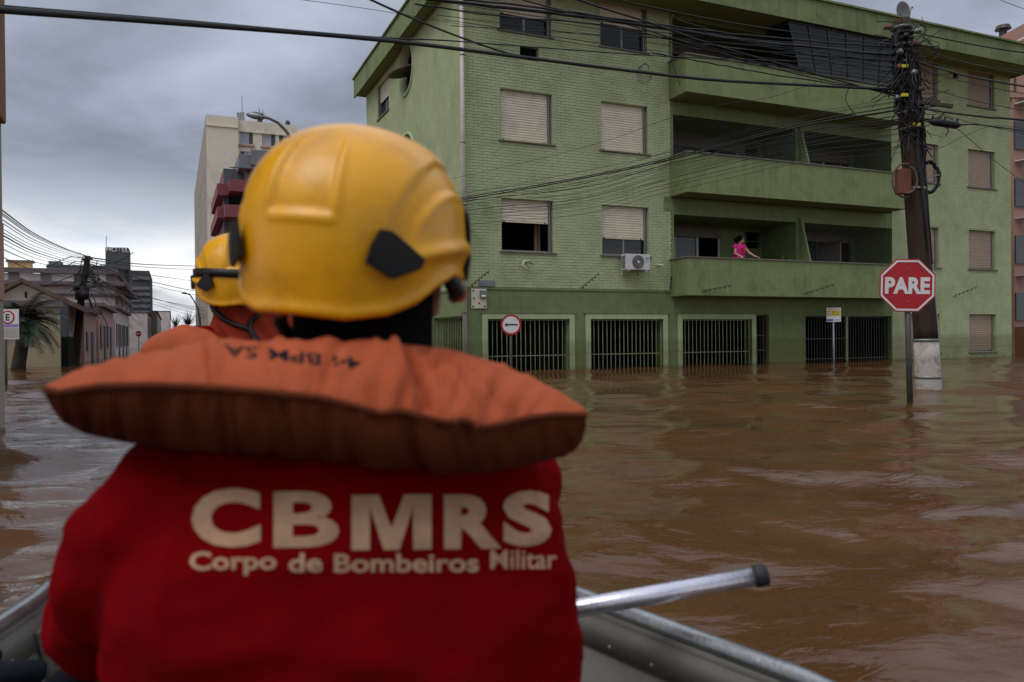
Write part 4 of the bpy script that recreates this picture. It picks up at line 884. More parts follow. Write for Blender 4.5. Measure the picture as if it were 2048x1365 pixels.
# sloping ridge behind
rg = thing('salmon_gable', 'salmon gable edge with pale rail rising behind the green eaves at top right', 'roof', st(0, 0), 0)
p0, p1 = at(1992, 78, 32), at(2110, 14, 32)
MB().prism([(p0.x, p0.z-2.4), (p0.x, p0.z), (p1.x, p1.z), (p1.x, p0.z-2.4)], (0, 32, 0), (1, 0, 0), (0, 0, 1), (0, 4, 0)).obj('gable_wall', M['salmon_wall'], rg)
MB().bar((at(2015, 92, 31.8)), (at(2110, 45, 31.8)), .08, .08).obj('rail', M['white_plaster'], rg)
# wall of the neighbouring lot beside the brick end
# ---- left street furniture
pb2 = ground(150, 727); Y2 = pb2.y
lp = thing('utility_pole', 'dark leaning utility pole carrying the wire fan on the left street side', 'utility pole', pb2)
Q = lambda px, py, d=0: at(px, py, Y2+d)-pb2
MB().tube([Q(148, 750), Q(150, 727), Q(162, 600), Q(176, 512)], [.17, .16, .14, .11], 10).obj('pole_shaft', M['wood_pole'], lp, True)
MB().bar(Q(166, 520, -.1), Q(184, 517, -.1), .1, .1).obj('cross_arm', M['dark_bar'], lp); MB().bar(Q(163, 548, -.1), Q(181, 545, -.1), .1, .1).obj('cross_arm', M['dark_bar'], lp)
MB().tube([Q(163, 600, -.2), Q(163, 573, -.2)], .24, 10).obj('transformer', M['black_plastic'], lp, True); MB().ball(Q(157, 575, -.3), .2, 8, 6).ball(Q(168, 590, -.3), .17, 8, 6).obj('splice_case', M['black_plastic'], lp)
for k in range(26):
    q0 = Q(rng.uniform(164, 178), rng.uniform(512, 580), -.2); pts = [q0]; d = Vector((rng.normal(0, .2), 0, rng.normal(-.1, .15)))
    for j in range(5): q0 = q0+d+Vector((rng.normal(0, .08), 0, rng.normal(0, .08))); pts.append(q0)
    MB().tube(pts, .018, 4).obj('loose_wire', M['cable_black'], lp)
dq = ray(38, 735); dq = dq*(28.6/dq.dot(Vv)); pt = thing('palm_tree', 'dark bushy palm in front of the beige building at the left', 'palm', Vector((dq.x, dq.y, 0))); YT = pt.location.y
Q = lambda px, py: at(px, py, YT)-pt.location
MB().tube([Q(36, 745), Q(38, 725), Q(44, 690), Q(50, 655), Q(52, 640)], [.22, .2, .19, .17, .12], 10).obj('trunk', M['palm_trunk'], pt, True)
cr = Q(48, 648)
for k in range(34):
    a = rng.uniform(0, 2*math.pi); e = rng.uniform(-.15, 1.25); ln = rng.uniform(.85, 1.5); mb = MB(); p = cr.copy(); dh = Vector((math.cos(a), math.sin(a), 0)); v = dh*math.cos(e)+Vector((0, 0, math.sin(e))); pts = []
    for j in range(12): pts.append(p.copy()); p = p+v*ln/11; v = (v+Vector((0, 0, -.12-.03*math.cos(e)))).normalized()
    mb.tube(pts, [.018*(1-j/13) for j in range(12)], 4)
    sdv = dh.cross(Vector((0, 0, 1)))
    for j in range(1, 12):
        for sg in (-1, 1):
            l_ = .34*math.sin(math.pi*(j+1)/13)+.08; t_ = (pts[j]-pts[j-1]).normalized(); d = (sdv*sg+t_*.7+Vector((0, 0, -.35+rng.normal(0, .15)))).normalized()*l_; w2 = t_*.022
            mb.add([pts[j]-w2, pts[j]+w2, pts[j]+d], [(0, 1, 2)]); pj = pts[j]-t_*ln/22; mb.add([pj-w2, pj+w2, pj+d*.95], [(0, 1, 2)])
    mb.obj('frond', M['palm_leaf'], pt)
# street lamp seen over the big helmet
sl = at(640, 700, 40); sl.z = 0
lm = thing('street_lamp', 'grey street lamp arm curving left above the big yellow helmet', 'street lamp', sl); Q = lambda px, py: at(px, py, 40)-sl
MB().tube([Q(640, 760), Q(632, 520), Q(622, 380), Q(606, 320), Q(590, 292), Q(572, 262), Q(556, 246), Q(540, 238), Q(524, 234)], [.13, .11, .1, .09, .085, .08, .075, .07, .07], 8).obj('arm', M['sign_post'], lm, True)
MB().tube([Q(527, 235.5), Q(520, 234.5), Q(508, 232), Q(498, 229.5), Q(493, 229)], [.07, .15, .17, .13, .06], 10).obj('lamp_head', M['steel_grey'], lm, True); MB().tube([Q(508, 229), Q(507, 225)], .07, 8).obj('photocell', M['black_plastic'], lm)
sl = at(400, 700, 90); sl.z = 0
lm = thing('street_lamp', 'tiny curved street lamp far down the street left of the front helmet', 'street lamp', sl); Q = lambda px, py: at(px, py, 90)-sl
MB().tube([Q(402, 690), Q(400, 640), Q(396, 618), Q(388, 602), Q(380, 590), Q(372, 587)], [.14, .12, .1, .08, .08, .07], 6).obj('arm', M['sign_post'], lm); MB().tube([Q(372, 587), Q(364, 586)], [.15, .1], 6).obj('lamp_head', M['steel_grey'], lm)
# small far road signs
def rsign(px, py, Y, r, label, kind):
    b = at(px, py, Y); b.z = 0; t = thing('road_sign', label, 'sign', b); c = at(px, py, Y)-b
    MB().tube([(0, .05, -1), (0, .05, c.z)], .05, 6).obj('post', M['sign_post'], t)
    if kind == 'round': MB().prism(disc(r, 20), (0, -.02, c.z), (1, 0, 0), (0, 0, 1), (0, .03, 0)).obj('panel', M['sign_red'], t); MB().box(-r*.7, r*.7, -.04, -.025, c.z-r*.16, c.z+r*.16).obj('white_bar', M['sign_white'], t)
    elif kind == 'ring': MB().prism(disc(r, 20), (0, -.02, c.z), (1, 0, 0), (0, 0, 1), (0, .03, 0)).obj('panel', M['sign_red'], t); MB().prism(disc(r*.72, 20), (0, -.03, c.z), (1, 0, 0), (0, 0, 1), (0, .008, 0)).obj('white_field', M['sign_white'], t)
    else: MB().box(-r, r, -.02, .01, c.z-r*.25, c.z+r*.25).obj('panel', M['sign_blue'], t); MB().box(-r*.5, r, -.02, .01, c.z+r*.4, c.z+r*.8).obj('panel', M['sign_yellow'], t)
rsign(248, 684, 62, .25, 'far red no entry disc beside the left street wall', 'round')
rsign(232, 681, 56, .42, 'far blue and yellow street name plates left of the no entry disc', 'plate')
rsign(277, 668, 95, .35, 'far red disc sign on the flooded street right of the no entry disc', 'round')
rsign(217, 690, 58, .22, 'far white disc sign with red ring low by the left street wall', 'ring')
rsign(201, 671, 52, .24, 'far red ringed disc on the white shopfront', 'ring')
# far trees closing the street
for px, py, Y, r, lb in ((352, 640, 160, 2.2, 'thin bare tree at the end of the street left of the front helmet'), (375, 632, 150, 2.6, 'taller bare tree by the cream tower foot'), (318, 652, 230, 3.0, 'far leafy tree at the street end')):
    b = at(px, 690, Y); b.z = 0; t = thing('street_tree', lb, 'tree', b); h = at(px, py, Y).z
    MB().tube([(0, 0, -1), (0, 0, h*.6), (.2, 0, h)], [.25, .18, .05], 6).obj('trunk', M['palm_trunk'], t)
    mb = MB()
    for k in range(160 if r > 2.8 else 50):
        d = Vector((rng.normal(), rng.normal(), rng.normal())).normalized()*r*rng.uniform(.2, 1); p = Vector((0, 0, h*.85))+d*.8
        if r > 2.8: e = d.orthogonal().normalized()*.35; mb.add([p-e, p+e, p+d.normalized()*.5], [(0, 1, 2)])
        else: mb.tube([Vector((0, 0, h*.7)), p*.5+Vector((0, 0, h*.4)), p+Vector((0, 0, .6))], [.08, .05, .02], 3)
    mb.obj('crown', M['far_foliage'] if r > 2.8 else M['palm_trunk'], t)
# ================================================================== OVERHEAD CABLES
ORD = 'first second third fourth fifth sixth seventh eighth ninth tenth eleventh twelfth thirteenth fourteenth fifteenth sixteenth seventeenth eighteenth nineteenth twentieth twenty-first twenty-second'.split()
def smooth(pts, n=28):
    pts = [Vector(p) for p in pts]; m_ = len(pts)
    if m_ == 2: return [pts[0].lerp(pts[1], i/n) for i in range(n+1)]
    out = []; P_ = [pts[0]*2-pts[1]]+pts+[pts[-1]*2-pts[-2]]; per = max(4, n//(m_-1))
    for i in range(m_-1):
        a, b, c, d = P_[i:i+4]
        for j in range(per): t = j/per; out.append(.5*((2*b)+(c-a)*t+(2*a-5*b+4*c-d)*t*t+(3*b-a-3*c+d)*t**3))
    return out+[pts[-1]]
def cable(pts, r, label, group, wig=.0, n=28):
    p = smooth([at(*q) for q in pts], n)
    if group == GT and pts[0][1] < 5: e_ = (p[0]-p[2]).normalized(); p = [p[0]+e_*14+Vector((0, 0, 1.2)), p[0]+e_*7+Vector((0, 0, .25))]+p     # runs on to the poles outside the picture
    if group == GR and pts[-1][0] > 2050: e_ = (p[-1]-p[-3]).normalized(); p = p+[p[-1]+e_*7, p[-1]+e_*14+Vector((0, 0, .5))]
    if wig: p = [v+Vector((0, 0, rng.normal(0, wig))) for v in p]
    o = p[0].copy(); c = MB().tube([v-o for v in p], r, 6).obj('overhead_cable', M['cable_black'], None, True); c.location = o
    return tag(c, label, 'cable', group)
GT = 'cables crossing the upper part of the street'; GF = 'wires fanning down left from the pole'; GL = 'wires on the left street side'; GR = 'wires leaving the pole to the right'
cable([(-160, 0, 3.7), (0, 20, 4.1), (350, 46, 5.2), (780, 82, 7.0), (1100, 122, 8.8), (1400, 158, 10), (1600, 170, 11), (1795, 180, 11.75)], .021, 'thickest black cable sweeping over the whole picture from the top left corner', GT)
cable([(-160, -6, 3.75), (0, 12, 4.15), (350, 40, 5.25), (740, 74, 6.9), (900, 82, 7.7), (1100, 97, 8.9), (1330, 113, 10), (1560, 122, 10.9), (1795, 135, 11.75)], .0075, 'thinner cable lashed above the thickest one, parting from it at the gable', GT)
cable([(715, -12, 7), (820, 35, 7.6), (940, 82, 8.4), (1040, 113, 8.9), (1160, 131, 9.2)], .011, 'black cable dropping steeply from the top edge across the round gable window', GT)
cable([(800, -8, 8), (960, 10, 8.6), (1100, 26, 9.2), (1300, 52, 10.1), (1500, 82, 11), (1790, 112, 11.75)], .019, 'thick upper bundle crossing the top floor windows', GT, .003)
cable([(905, -4, 8.2), (1060, 14, 9), (1280, 44, 10), (1500, 72, 11), (1790, 96, 11.75)], .013, 'rough black cable just above the thick upper bundle', GT, .004)
cable([(830, 8, 8), (1000, 33, 8.8), (1200, 50, 9.7), (1450, 96, 10.8), (1790, 122, 11.75)], .009, 'cable under the thick upper bundle reaching the pole head', GT, .003)
cable([(1130, -10, 9), (1210, 18, 9.5), (1300, 46, 10), (1420, 88, 10.6), (1600, 140, 11.2), (1800, 195, 11.75)], .013, 'black cable running down right from the top edge over the second top floor window', GT)
cable([(1010, -10, 9), (1120, 20, 9.5), (1250, 48, 10), (1420, 100, 10.6), (1600, 150, 11.3), (1800, 190, 11.75)], .009, 'black cable running down right just left of the second top floor window', GT)
cable([(1200, -10, 9.6), (1300, 14, 10), (1500, 52, 10.8), (1790, 92, 11.75)], .007, 'thin cable leaving the top edge over the roller shutter of the second top window', GT)
cable([(560, -6, 9), (760, 22, 10), (1000, 62, 11.2), (1300, 108, 12), (1700, 140, 12.2)], .0035, 'hair thin wire crossing the sky just left of the green gable', GT)
for k, (y0, y1, ya, r) in enumerate(((-4, 60, 128, .006), (30, 90, 150, .004), (40, 105, 163, .004), (52, 78, 110, .005), (10, 66, 100, .006), (20, 74, 118, .004))):
    cable([(860+14*k, y0, 9+.3*k), (1330, y1, 10.5), (1795, ya, 11.75)], r, ORD[k]+' thin wire sagging between the thick bundle and the big sweeping cable', GT, .002)
for k in range(8):
    cable([(1336+rng.uniform(-60, 60), 40+k*9+rng.uniform(-10, 10), 10.6), (1560, 84+k*9+rng.uniform(-6, 8), 11.2), (1800, 118+k*10, 11.75)], float(rng.uniform(.004, .009)), ORD[k]+' wire from the top bunched in front of the dark top balcony glazing', GT, .004)
FA = [(158, 387, .004), (168, 395, .010), (176, 399, .013), (188, 404, .004), (200, 409, .004), (214, 421, .0045), (226, 427, .004), (238, 432, .004), (250, 441, .0035), (196, 402, .007), (206, 413, .004), (262, 450, .0035)]
FA += [(150+9*k_, 384+6.5*k_, .0035) for k_ in range(9)]
rank = {i: n_ for n_, i in enumerate(sorted(range(len(FA)), key=lambda i: FA[i][1]))}
for k, (ya, yb, r) in enumerate(FA):
    lb = 'thickest wire of the fan crossing the green facade down to the left' if k == 2 else ('second thick wire of the fan, just above the thickest' if k == 1 else ORD[rank[k]]+' thin wire from the top in the fan down left across the green facade')
    kk = rng.uniform(-3, 3)
    cable([(1800, ya+44, 11.75), (1600, (ya+44)*.62+yb*.38-34+kk, 13.0), (1340, (ya+44)*.36+yb*.64-14+kk, 15.2), (1160, (ya+44)*.18+yb*.82+(-8 if k < 5 else 6)+kk, 16.8), (930, yb, 18.6), (640, yb+45, 26), (470, yb+90, 40)], r, lb, GF, .0 if k < 4 else .006)
cable([(1780, 110, 11.7), (1560, 190, 12.5), (1440, 210, 13.2), (1330, 240, 15), (1180, 292, 16.8), (930, 352, 18.6), (600, 420, 27)], .0035, 'topmost thin wire of the fan, crossing the second floor shutters', GF)
for x0, y0, x1, y1 in ((1345, 30, 1360, 170), (1700, 170, 1712, 232)):
    cable([(x0, y0, 11.5), ((x0+x1)/2-14, (y0+y1)/2, 11.6), (x1, y1, 11.6)], .006, 'slack drop wire hanging in a loop left of the pole head' if x0 > 1500 else 'loose wire hanging down beside the top left balcony', GF)
hg = thing('wire_loop', 'small tangled loop of thin wire dangling before the bricks left of the top balcony', 'wire', at(1290, 140, 11)); 
for k in range(6): MB().tube([Vector((math.cos(a)*(.05+.012*k), 0.01*k, math.sin(a)*(.09+.01*k)-.01*k)) for a in np.linspace(.4*k, 5.2+.3*k, 18)], .003, 4).obj('loop', M['cable_black'], hg)
for k, (y0, y1, r) in enumerate(((118, 172, .014), (128, 188, .006), (160, 222, .006), (212, 236, .016), (205, 268, .005), (88, 150, .007), (100, 140, .004))):
    cable([(1815, y0, 11.8), (1930, (y0+y1)/2+6, 11.2), (2090, y1+8, 10.5)], r, ORD[[2, 3, 4, 6, 5, 0, 1][k]]+(' from top, thick cable' if r > .012 else ' from top, thin wire')+' leaving pole head rightwards '+('below the top windows' if y0 > 150 else 'under the eaves'), GR, .002)
cb = cable([(1835, 232, 11.8), (1862, 246, 11.6), (1920, 250, 11.3), (1960, 250, 11.1), (2090, 268, 10.4)], .011, 'black cable carrying the dark splice case right of the pole', GR)
sc = thing('splice_case', 'dark lozenge shaped splice case hanging on the cable right of the pole', 'cable box', at(1890, 248, 11.4)); a_, b_ = at(1860, 243, 11.4)-sc.location, at(1921, 252, 11.4)-sc.location
MB().tube([a_, a_.lerp(b_, .12), a_.lerp(b_, .88), b_], [.02, .055, .055, .02], 10).obj('case', M['black_plastic'], sc, True)
for f in (.1, .5, .9): p = a_.lerp(b_, f); MB().bar(p, p+Vector((0, 0, .09)), .02, .02).obj('hanger', M['black_plastic'], sc)
cable([(1835, 300, 11.85), (1885, 294, 12.5), (1930, 272, 13), (1990, 252, 13.5), (2080, 262, 13)], .005, 'thin wire looping up right from the pole beside the coil', GR)
cable([(1915, 258, 13), (2000, 330, 16), (2090, 395, 18)], .006, 'thin wire slanting down right across the right hand windows', GR)
cable([(1985, -6, 14), (2020, 8, 15), (2090, 34, 16)], .005, 'lone thin wire in the top right corner of the sky', GR)
cable([(1800, 60, 12), (1960, 92, 12), (2090, 112, 12)], .010, 'cable lying along the green fascia at the top right', GR)
for k, (ya, yb) in enumerate(((418, 512), (428, 514), (437, 517), (444, 520), (455, 522), (462, 527), (468, 531), (475, 534), (484, 538), (496, 542), (512, 560), (424, 512))):
    ln = 'thickest wire running from the left edge down to the leaning pole' if k == 0 else ORD[k]+' wire counted downwards from the left edge to the leaning pole'
    cable([(-60, ya-36, 11), (0, ya, 13), (70, ya*.55+yb*.45+8, 20), (130, ya*.2+yb*.8+4, 29), (172, yb, Y2-.2)], .013 if k in (0, 6) else float(rng.uniform(.006, .010)), ln, GL, .0)
for k, (x1, y1, Y1_) in enumerate(((395, 533, 80), (395, 540, 80), (395, 563, 80), (395, 583, 80), (390, 590, 85), (300, 640, 110), (290, 645, 110), (280, 650, 100), (262, 655, 90), (395, 620, 110), (395, 628, 110), (395, 634, 110), (395, 615, 110))):
    cable([(176, 515+k*4, Y2), ((176+x1)/2, (515+k*4+y1)/2+5, (Y2+Y1_)/2), (x1, y1, Y1_), (x1+(60 if x1 > 350 else 5), y1+3, Y1_+5)], .02 if k % 3 else .028, ORD[k]+' wire leading from the leaning pole on down the far street', GL, n=14)
#@@P4
# ================================================================== ALUMINIUM BOAT
boat = thing('aluminium_boat', 'riveted grey aluminium boat with shiny rolled gunwales carrying two firefighters', 'boat', st(BC, 0, 0), AZ)
GZ = .27
def hullpt(t, sg, z):     # inner skin: flares outwards to the gunwale
    k = (GZ-z)/.45; return Vector((sg*(boat_hw(t)-.10*k-.012), t, z))
tt = sorted(set(list(np.linspace(BT[0], BT[-1], 40))+BT))
for sg in (-1, 1):
    for nm, za, zb_, mt in (('side_plank', GZ-.02, .185, 'boat_alu'), ('side_plank', .182, -.14, 'boat_alu')):
        mb = MB(); vs = []
        for t in tt:
            b_ = .004 if nm == 'side_plank' and za > .2 else 0
            p, q_ = hullpt(t, sg, za), hullpt(t, sg, zb_); p.x -= sg*b_; q_.x -= sg*b_; vs += [p, q_]
        fs = [(2*i, 2*i+1, 2*i+3, 2*i+2) if sg < 0 else (2*i, 2*i+2, 2*i+3, 2*i+1) for i in range(len(tt)-1)]
        o = mb.add(vs, fs).obj(nm, M[mt], boat, True); o.modifiers.new('s', 'SOLIDIFY').thickness = -.004
    mb = MB(); mb.tube([(sg*boat_hw(t), t, GZ) for t in tt], .021, 10); rl = mb.obj('gunwale', M['alu_rail'], boat, True)
    mb = MB(); vs = []
    for t in tt: vs += [Vector((sg*(boat_hw(t)-.022), t, GZ-.006)), Vector((sg*(boat_hw(t)-.018), t, GZ-.05))]
    mb.add(vs, [(2*i, 2*i+1, 2*i+3, 2*i+2) for i in range(len(tt)-1)]).obj('gunwale_lip', M['boat_alu'], boat, True).modifiers.new('s', 'SOLIDIFY').thickness = .004
    rv = MB().ball((0, 0, 0), .0065, 8, 5).mesh('rivet', M['boat_alu'], True)
    for k in range(34):
        t = -.4+k*.115; inst('rivet', rv, boat, hullpt(t, sg, .20)-Vector((sg*.006, 0, 0)))
    for t in ((2.02, 1.32, .9) if sg < 0 else (1.10, .45, 2.4)):
        p, q_ = hullpt(t, sg, GZ-.045), hullpt(t, sg, -.12); ri = Vector((-sg*.012, 0, 0))
        mb = MB().bar(p+ri*.6, q_+ri*1.4, .055, .014, (sg, 0, 0)); rb = mb.obj('rib', M['boat_alu'], boat, bevel=.004)
        MB().prism([(-.03, 0), (.03, 0), (.0275, -.09), (-.0275, -.05)], p+ri*1.3, (0, 1, 0), (0, 0, 1), ri*.4).obj('gusset', M['boat_alu'], boat, bevel=.003)
        for f in (.05, .3, .6, .85): inst('rivet', rv, rb, p.lerp(q_, f)+ri*1.7, sc=(1.3, 1.3, 1.3))
bowp = [(-boat_hw(BT[-1]), BT[-1]), (boat_hw(BT[-1]), BT[-1])]
MB().box(bowp[0][0], bowp[1][0], BT[-1]-.02, BT[-1], -.14, GZ).obj('bow_plate', M['boat_alu'], boat); MB().box(-BW[0], BW[0], BT[0], BT[0]+.02, -.14, GZ).obj('transom', M['boat_alu'], boat)
mb = MB(); vs = []
for t in tt: vs += [(-boat_hw(t)+.09, t, -.10), (boat_hw(t)-.09, t, -.10)]
mb.add(vs, [(2*i, 2*i+1, 2*i+3, 2*i+2) for i in range(len(tt)-1)]).obj('floor', M['boat_alu'], boat)
for t, z in ((.80, .10), (2.48, .09), (-.15, .10)):
    hw = boat_hw(t)-.07; MB().box(-hw, hw, t-.14, t+.14, z-.03, z).box(-hw, hw, t+.12, t+.14, -.1, z-.031).box(-hw, hw, t-.14, t-.12, -.1, z-.031).obj('bench', M['boat_alu'], boat, bevel=.006)
# aluminium pole with black cap, resting over the right gunwale
e0 = at(900, 1262, 1.52); e1 = at(1512, 1153, 1.50)
pa = thing('boat_pole', 'shiny aluminium tube with a black end cap resting across the right gunwale', 'pole', e0)
d = (e1-e0)
MB().tube([Vector((0, 0, 0)), d*.5, d], .0185, 24).obj('tube', M['alu_tube'], pa, True)
u_ = d.normalized(); MB().tube([d-u_*.004, d, d+u_*.018, d+u_*.022], [.0195, .021, .021, .017], 24).obj('end_cap', M['rubber'], pa, True)
# dark handle lying at the lower left
h0, h1 = at(-60, 1352, 1.28), at(92, 1343, 1.34)
hd = thing('paddle', 'dark navy paddle handle lying inside the boat at the lower left', 'paddle', h0)
MB().tube([Vector((0, 0, 0)), (h1-h0)*.93, h1-h0], [.02, .02, .012], 14).obj('shaft', M['dark_cloth'], hd, True)
MB().box(-.52, -.0, -.09, .09, -.012, .012).obj('blade', M['dark_cloth'], hd, bevel=.01)
# ================================================================== PEOPLE
def remeshed(caps, voxel, name, mt, parent, smooth_it=6, disp=0, balls=(), fn=None):
    mb = MB()
    for a, b, r0, r1 in caps:
        a, b = Vector(a), Vector(b); L_ = (b-a).length; u = (b-a)/max(L_, 1e-6)
        pts = []; rs = []
        for k in range(5): f = math.pi/2*(k/5); pts.append(a-u*r0*math.cos(f)); rs.append(max(1e-3, r0*math.sin(f)))
        for k in range(7): pts.append(a.lerp(b, k/6)); rs.append(r0+(r1-r0)*k/6)
        for k in range(1, 6): f = math.pi/2*(k/5); pts.append(b+u*r1*math.sin(f)); rs.append(max(1e-3, r1*math.cos(f)))
        mb.tube(pts, rs, 18)
    for c, r, sc in balls: mb.ball(c, r, 24, 14, sc)
    if fn: fn(mb)
    o = mb.obj(name+'_raw', None, None)
    m = o.modifiers.new('r', 'REMESH'); m.mode = 'VOXEL'; m.voxel_size = voxel
    s = o.modifiers.new('s', 'SMOOTH'); s.factor = .5; s.iterations = smooth_it
    dg = bpy.context.evaluated_depsgraph_get(); me = bpy.data.meshes.new_from_object(o.evaluated_get(dg)); bpy.data.objects.remove(o)
    if disp:
        me.calc_loop_triangles(); nn = [v.normal.copy() for v in me.vertices]
        for v, n_ in zip(me.vertices, nn): v.co += n_*disp(v.co)
    me.materials.clear(); me.materials.append(mt); me.shade_smooth(); me.name = name
    return link(bpy.data.objects.new(name, me), parent)
def loft(rings, seg=40):         # rings: list of (z, cx, cy, rx, ry, power)
    mb = MB(); vs = []
    for z, cx_, cy_, rx, ry, pw in rings:
        for k in range(seg):
            a = 2*math.pi*k/seg; c_, s_ = math.cos(a), math.sin(a)
            vs.append((cx_+rx*math.copysign(abs(c_)**(2/pw), c_), cy_+ry*math.copysign(abs(s_)**(2/pw), s_), z))
    n_ = len(rings); fs = [(i*seg+k, i*seg+(k+1) % seg, (i+1)*seg+(k+1) % seg, (i+1)*seg+k) for i in range(n_-1) for k in range(seg)]
    fs += [tuple(range(seg-1, -1, -1)), tuple(range((n_-1)*seg, n_*seg))]
    return vs, fs
def hand(w, d, up, grip=.6, r=.0085):   # palm and five fingers as capsules from wrist w, pointing along d
    d = Vector(d).normalized(); up = Vector(up).normalized(); sd_ = d.cross(up).normalized(); up = sd_.cross(d); caps = []
    pm = Vector(w)+d*.045
    for i in range(4): o_ = sd_*(.03-.02*i); caps.append((Vector(w)+o_*.6+d*.01, pm+o_*1.05+d*.035, .014, .012))
    for i, ln in enumerate((.9, 1.0, .95, .75)):
        p = pm+sd_*(.033-.022*i)+d*.04; a = grip*.5; v = d
        for seg_ in (.038*ln, .026*ln, .02*ln):
            v2 = (d*math.cos(a)-up*math.sin(a)); q_ = p+v2*seg_; caps.append((p, q_, r, r*.9)); p = q_; a += grip
    p = Vector(w)+sd_*.032+d*.02; q_ = p+(d*.6+sd_*.8-up*.25).normalized()*.04; caps += [(p, q_, .012, .0095), (q_, q_+(d*.9+sd_*.2-up*.4).normalized()*.03, .0095, .008)]
    return caps
# ---- rescue helmet: local x right, y forward, z up, origin at the widest level
def rimz(ph):        # ph: 0 rear, 180 front (degrees)
    return float(np.interp(abs(ph), [0, 25, 45, 60, 72, 85, 100, 118, 135, 180], [-.104, -.106, -.098, -.083, -.062, -.048, -.050, -.056, -.044, -.034]))
def sstep(a, b, x): t = max(0, min(1, (x-a)/(b-a))); return t*t*(3-2*t)
def helmet(parent, loc, heading, roll, pitch, strapped=False):
    nph, nth_ = 200, 90; vs = []
    A_, B_, Cz = .131, .154, .123
    def pos(ph, z, off=0):
        pr = math.radians(ph)
        if z >= 0: k = math.sqrt(max(0, 1-(z/Cz)**2)); k = k**.86
        else: k = 1-.10*(z/-.11)**2+.35*max(0, (rimz(ph)+.022-z))
        x, y = math.sin(pr)*A_*k, -math.cos(pr)*B_*k
        if y > 0 and z < .03: y *= 1+.06*sstep(.03, -.03, z)*sstep(.5, 1, math.cos(math.pi-pr))
        nrm = Vector((math.sin(pr)/A_*k, -math.cos(pr)/B_*k, z/Cz**2 if z > 0 else 0)).normalized()
        return Vector((x, y, z))+nrm*off
    def relief(ph, z):
        a = abs(ph); d = 0
        e1 = math.hypot((a-98)/54, (z+.012)/.098)           # outer arch: panel steps in behind it
        d -= .0035*sstep(1.05, .99, e1)*sstep(-.03, -.01, z)
        e2 = math.hypot((a-96)/42, (z+.02)/.073); d += .0040*sstep(1.06, .97, e2)*sstep(-.035, -.012, z)-.0018*sstep(.94, .86, e2)*sstep(-.02, 0, z)
        zr = -.050+.040*math.sin(math.radians(max(0, min(90, (a-38)*1.35)))); d += .0060*math.exp(-((z-zr)/.0085)**2)*sstep(38, 55, a)*sstep(140, 118, a)
        if a < 40 and .02 < z+.03 < .145:                       # U shaped rear panel
            ux = a/15.5; uz = (z-.002); ed = max(ux-1, -uz/.022 if uz < 0 else -9)
            ins = sstep(1.12, .96, ux)*sstep(-.004, .004, uz)*sstep(.108, .078, z); d -= .0036*ins
            d += .0034*math.exp(-((ux-1.1)/.12)**2)*sstep(.0, .01, uz)*sstep(.11, .055, z)+.0028*math.exp(-((uz+.002)/.004)**2)*sstep(1.25, 1.0, ux)
        e3 = math.hypot((a-150)/46, (z-.10)/.085); d += .002*sstep(1.08, .98, e3)       # long top ribs
        d += .0022*math.exp(-((z-rimz(ph)-.006)/.005)**2)
        return d
    cols_ = []
    for j in range(nph):
        ph = -180+360*j/nph; rz_ = rimz(ph)
        for i in range(nth_):
            f = i/(nth_-1); z = Cz*math.cos(f*math.pi/2*1.0) if f < .62 else None
            if z is None: z0_ = Cz*math.cos(.62*math.pi/2); z = z0_+(rz_-z0_)*(f-.62)/.38
            vs.append(pos(ph, z, relief(ph, z)*1.3))
    fs = []
    for j in range(nph):
        for i in range(nth_-1):
            a, b = j*nth_+i, ((j+1) % nph)*nth_+i; fs.append((a, a+1, b+1, b))
    mb = MB().add(vs, fs); me = mb.mesh('helmet', M['helmet_yellow'], True); bm_ = bmesh.new(); bm_.from_mesh(me); bmesh.ops.remove_doubles(bm_, verts=bm_.verts, dist=.0004); bmesh.ops.recalc_face_normals(bm_, faces=bm_.faces); bm_.to_mesh(me); bm_.free(); me.shade_smooth()
    h = link(bpy.data.objects.new('helmet', me), parent); h.modifiers.new('s', 'SOLIDIFY').thickness = .005; h.modifiers['s'].offset = -1
    h.matrix_local = Matrix.Translation(loc) @ Matrix.Rotation(-heading, 4, 'Z') @ Matrix.Rotation(roll, 4, 'Y') @ Matrix.Rotation(pitch, 4, 'X')
    def patch(poly, name, mt, th=.005, off=.0035, grid=14):   # plate following the shell; poly in (ph, z)
        bm_ = bmesh.new(); f_ = bm_.faces.new([bm_.verts.new((x, 0, z*1000)) for x, z in poly])
        xs = [p[0] for p in poly]; zs = [p[1]*1000 for p in poly]
        for k in range(1, grid):
            for co, no in (((min(xs)+(max(xs)-min(xs))*k/grid, 0, 0), (1, 0, 0)), ((0, 0, min(zs)+(max(zs)-min(zs))*k/grid), (0, 0, 1))):
                bmesh.ops.bisect_plane(bm_, geom=bm_.verts[:]+bm_.edges[:]+bm_.faces[:], plane_co=co, plane_no=no)
        for v in bm_.verts: v.co = pos(v.co.x, v.co.z/1000, off)
        bmesh.ops.recalc_face_normals(bm_, faces=bm_.faces); me = bpy.data.meshes.new(name); bm_.to_mesh(me); bm_.free(); me.materials.append(mt)
        cmed = sum((v.co for v in me.vertices), Vector())/len(me.vertices)
        if me.polygons and sum(((p.normal.dot(p.center)) for p in me.polygons)) < 0: me.flip_normals()
        o = link(bpy.data.objects.new(name, me), h); s = o.modifiers.new('s', 'SOLIDIFY'); s.thickness = th; s.offset = 1
        b = o.modifiers.new('b', 'BEVEL'); b.width = .0015; b.segments = 2; b.limit_method = 'ANGLE'; return o
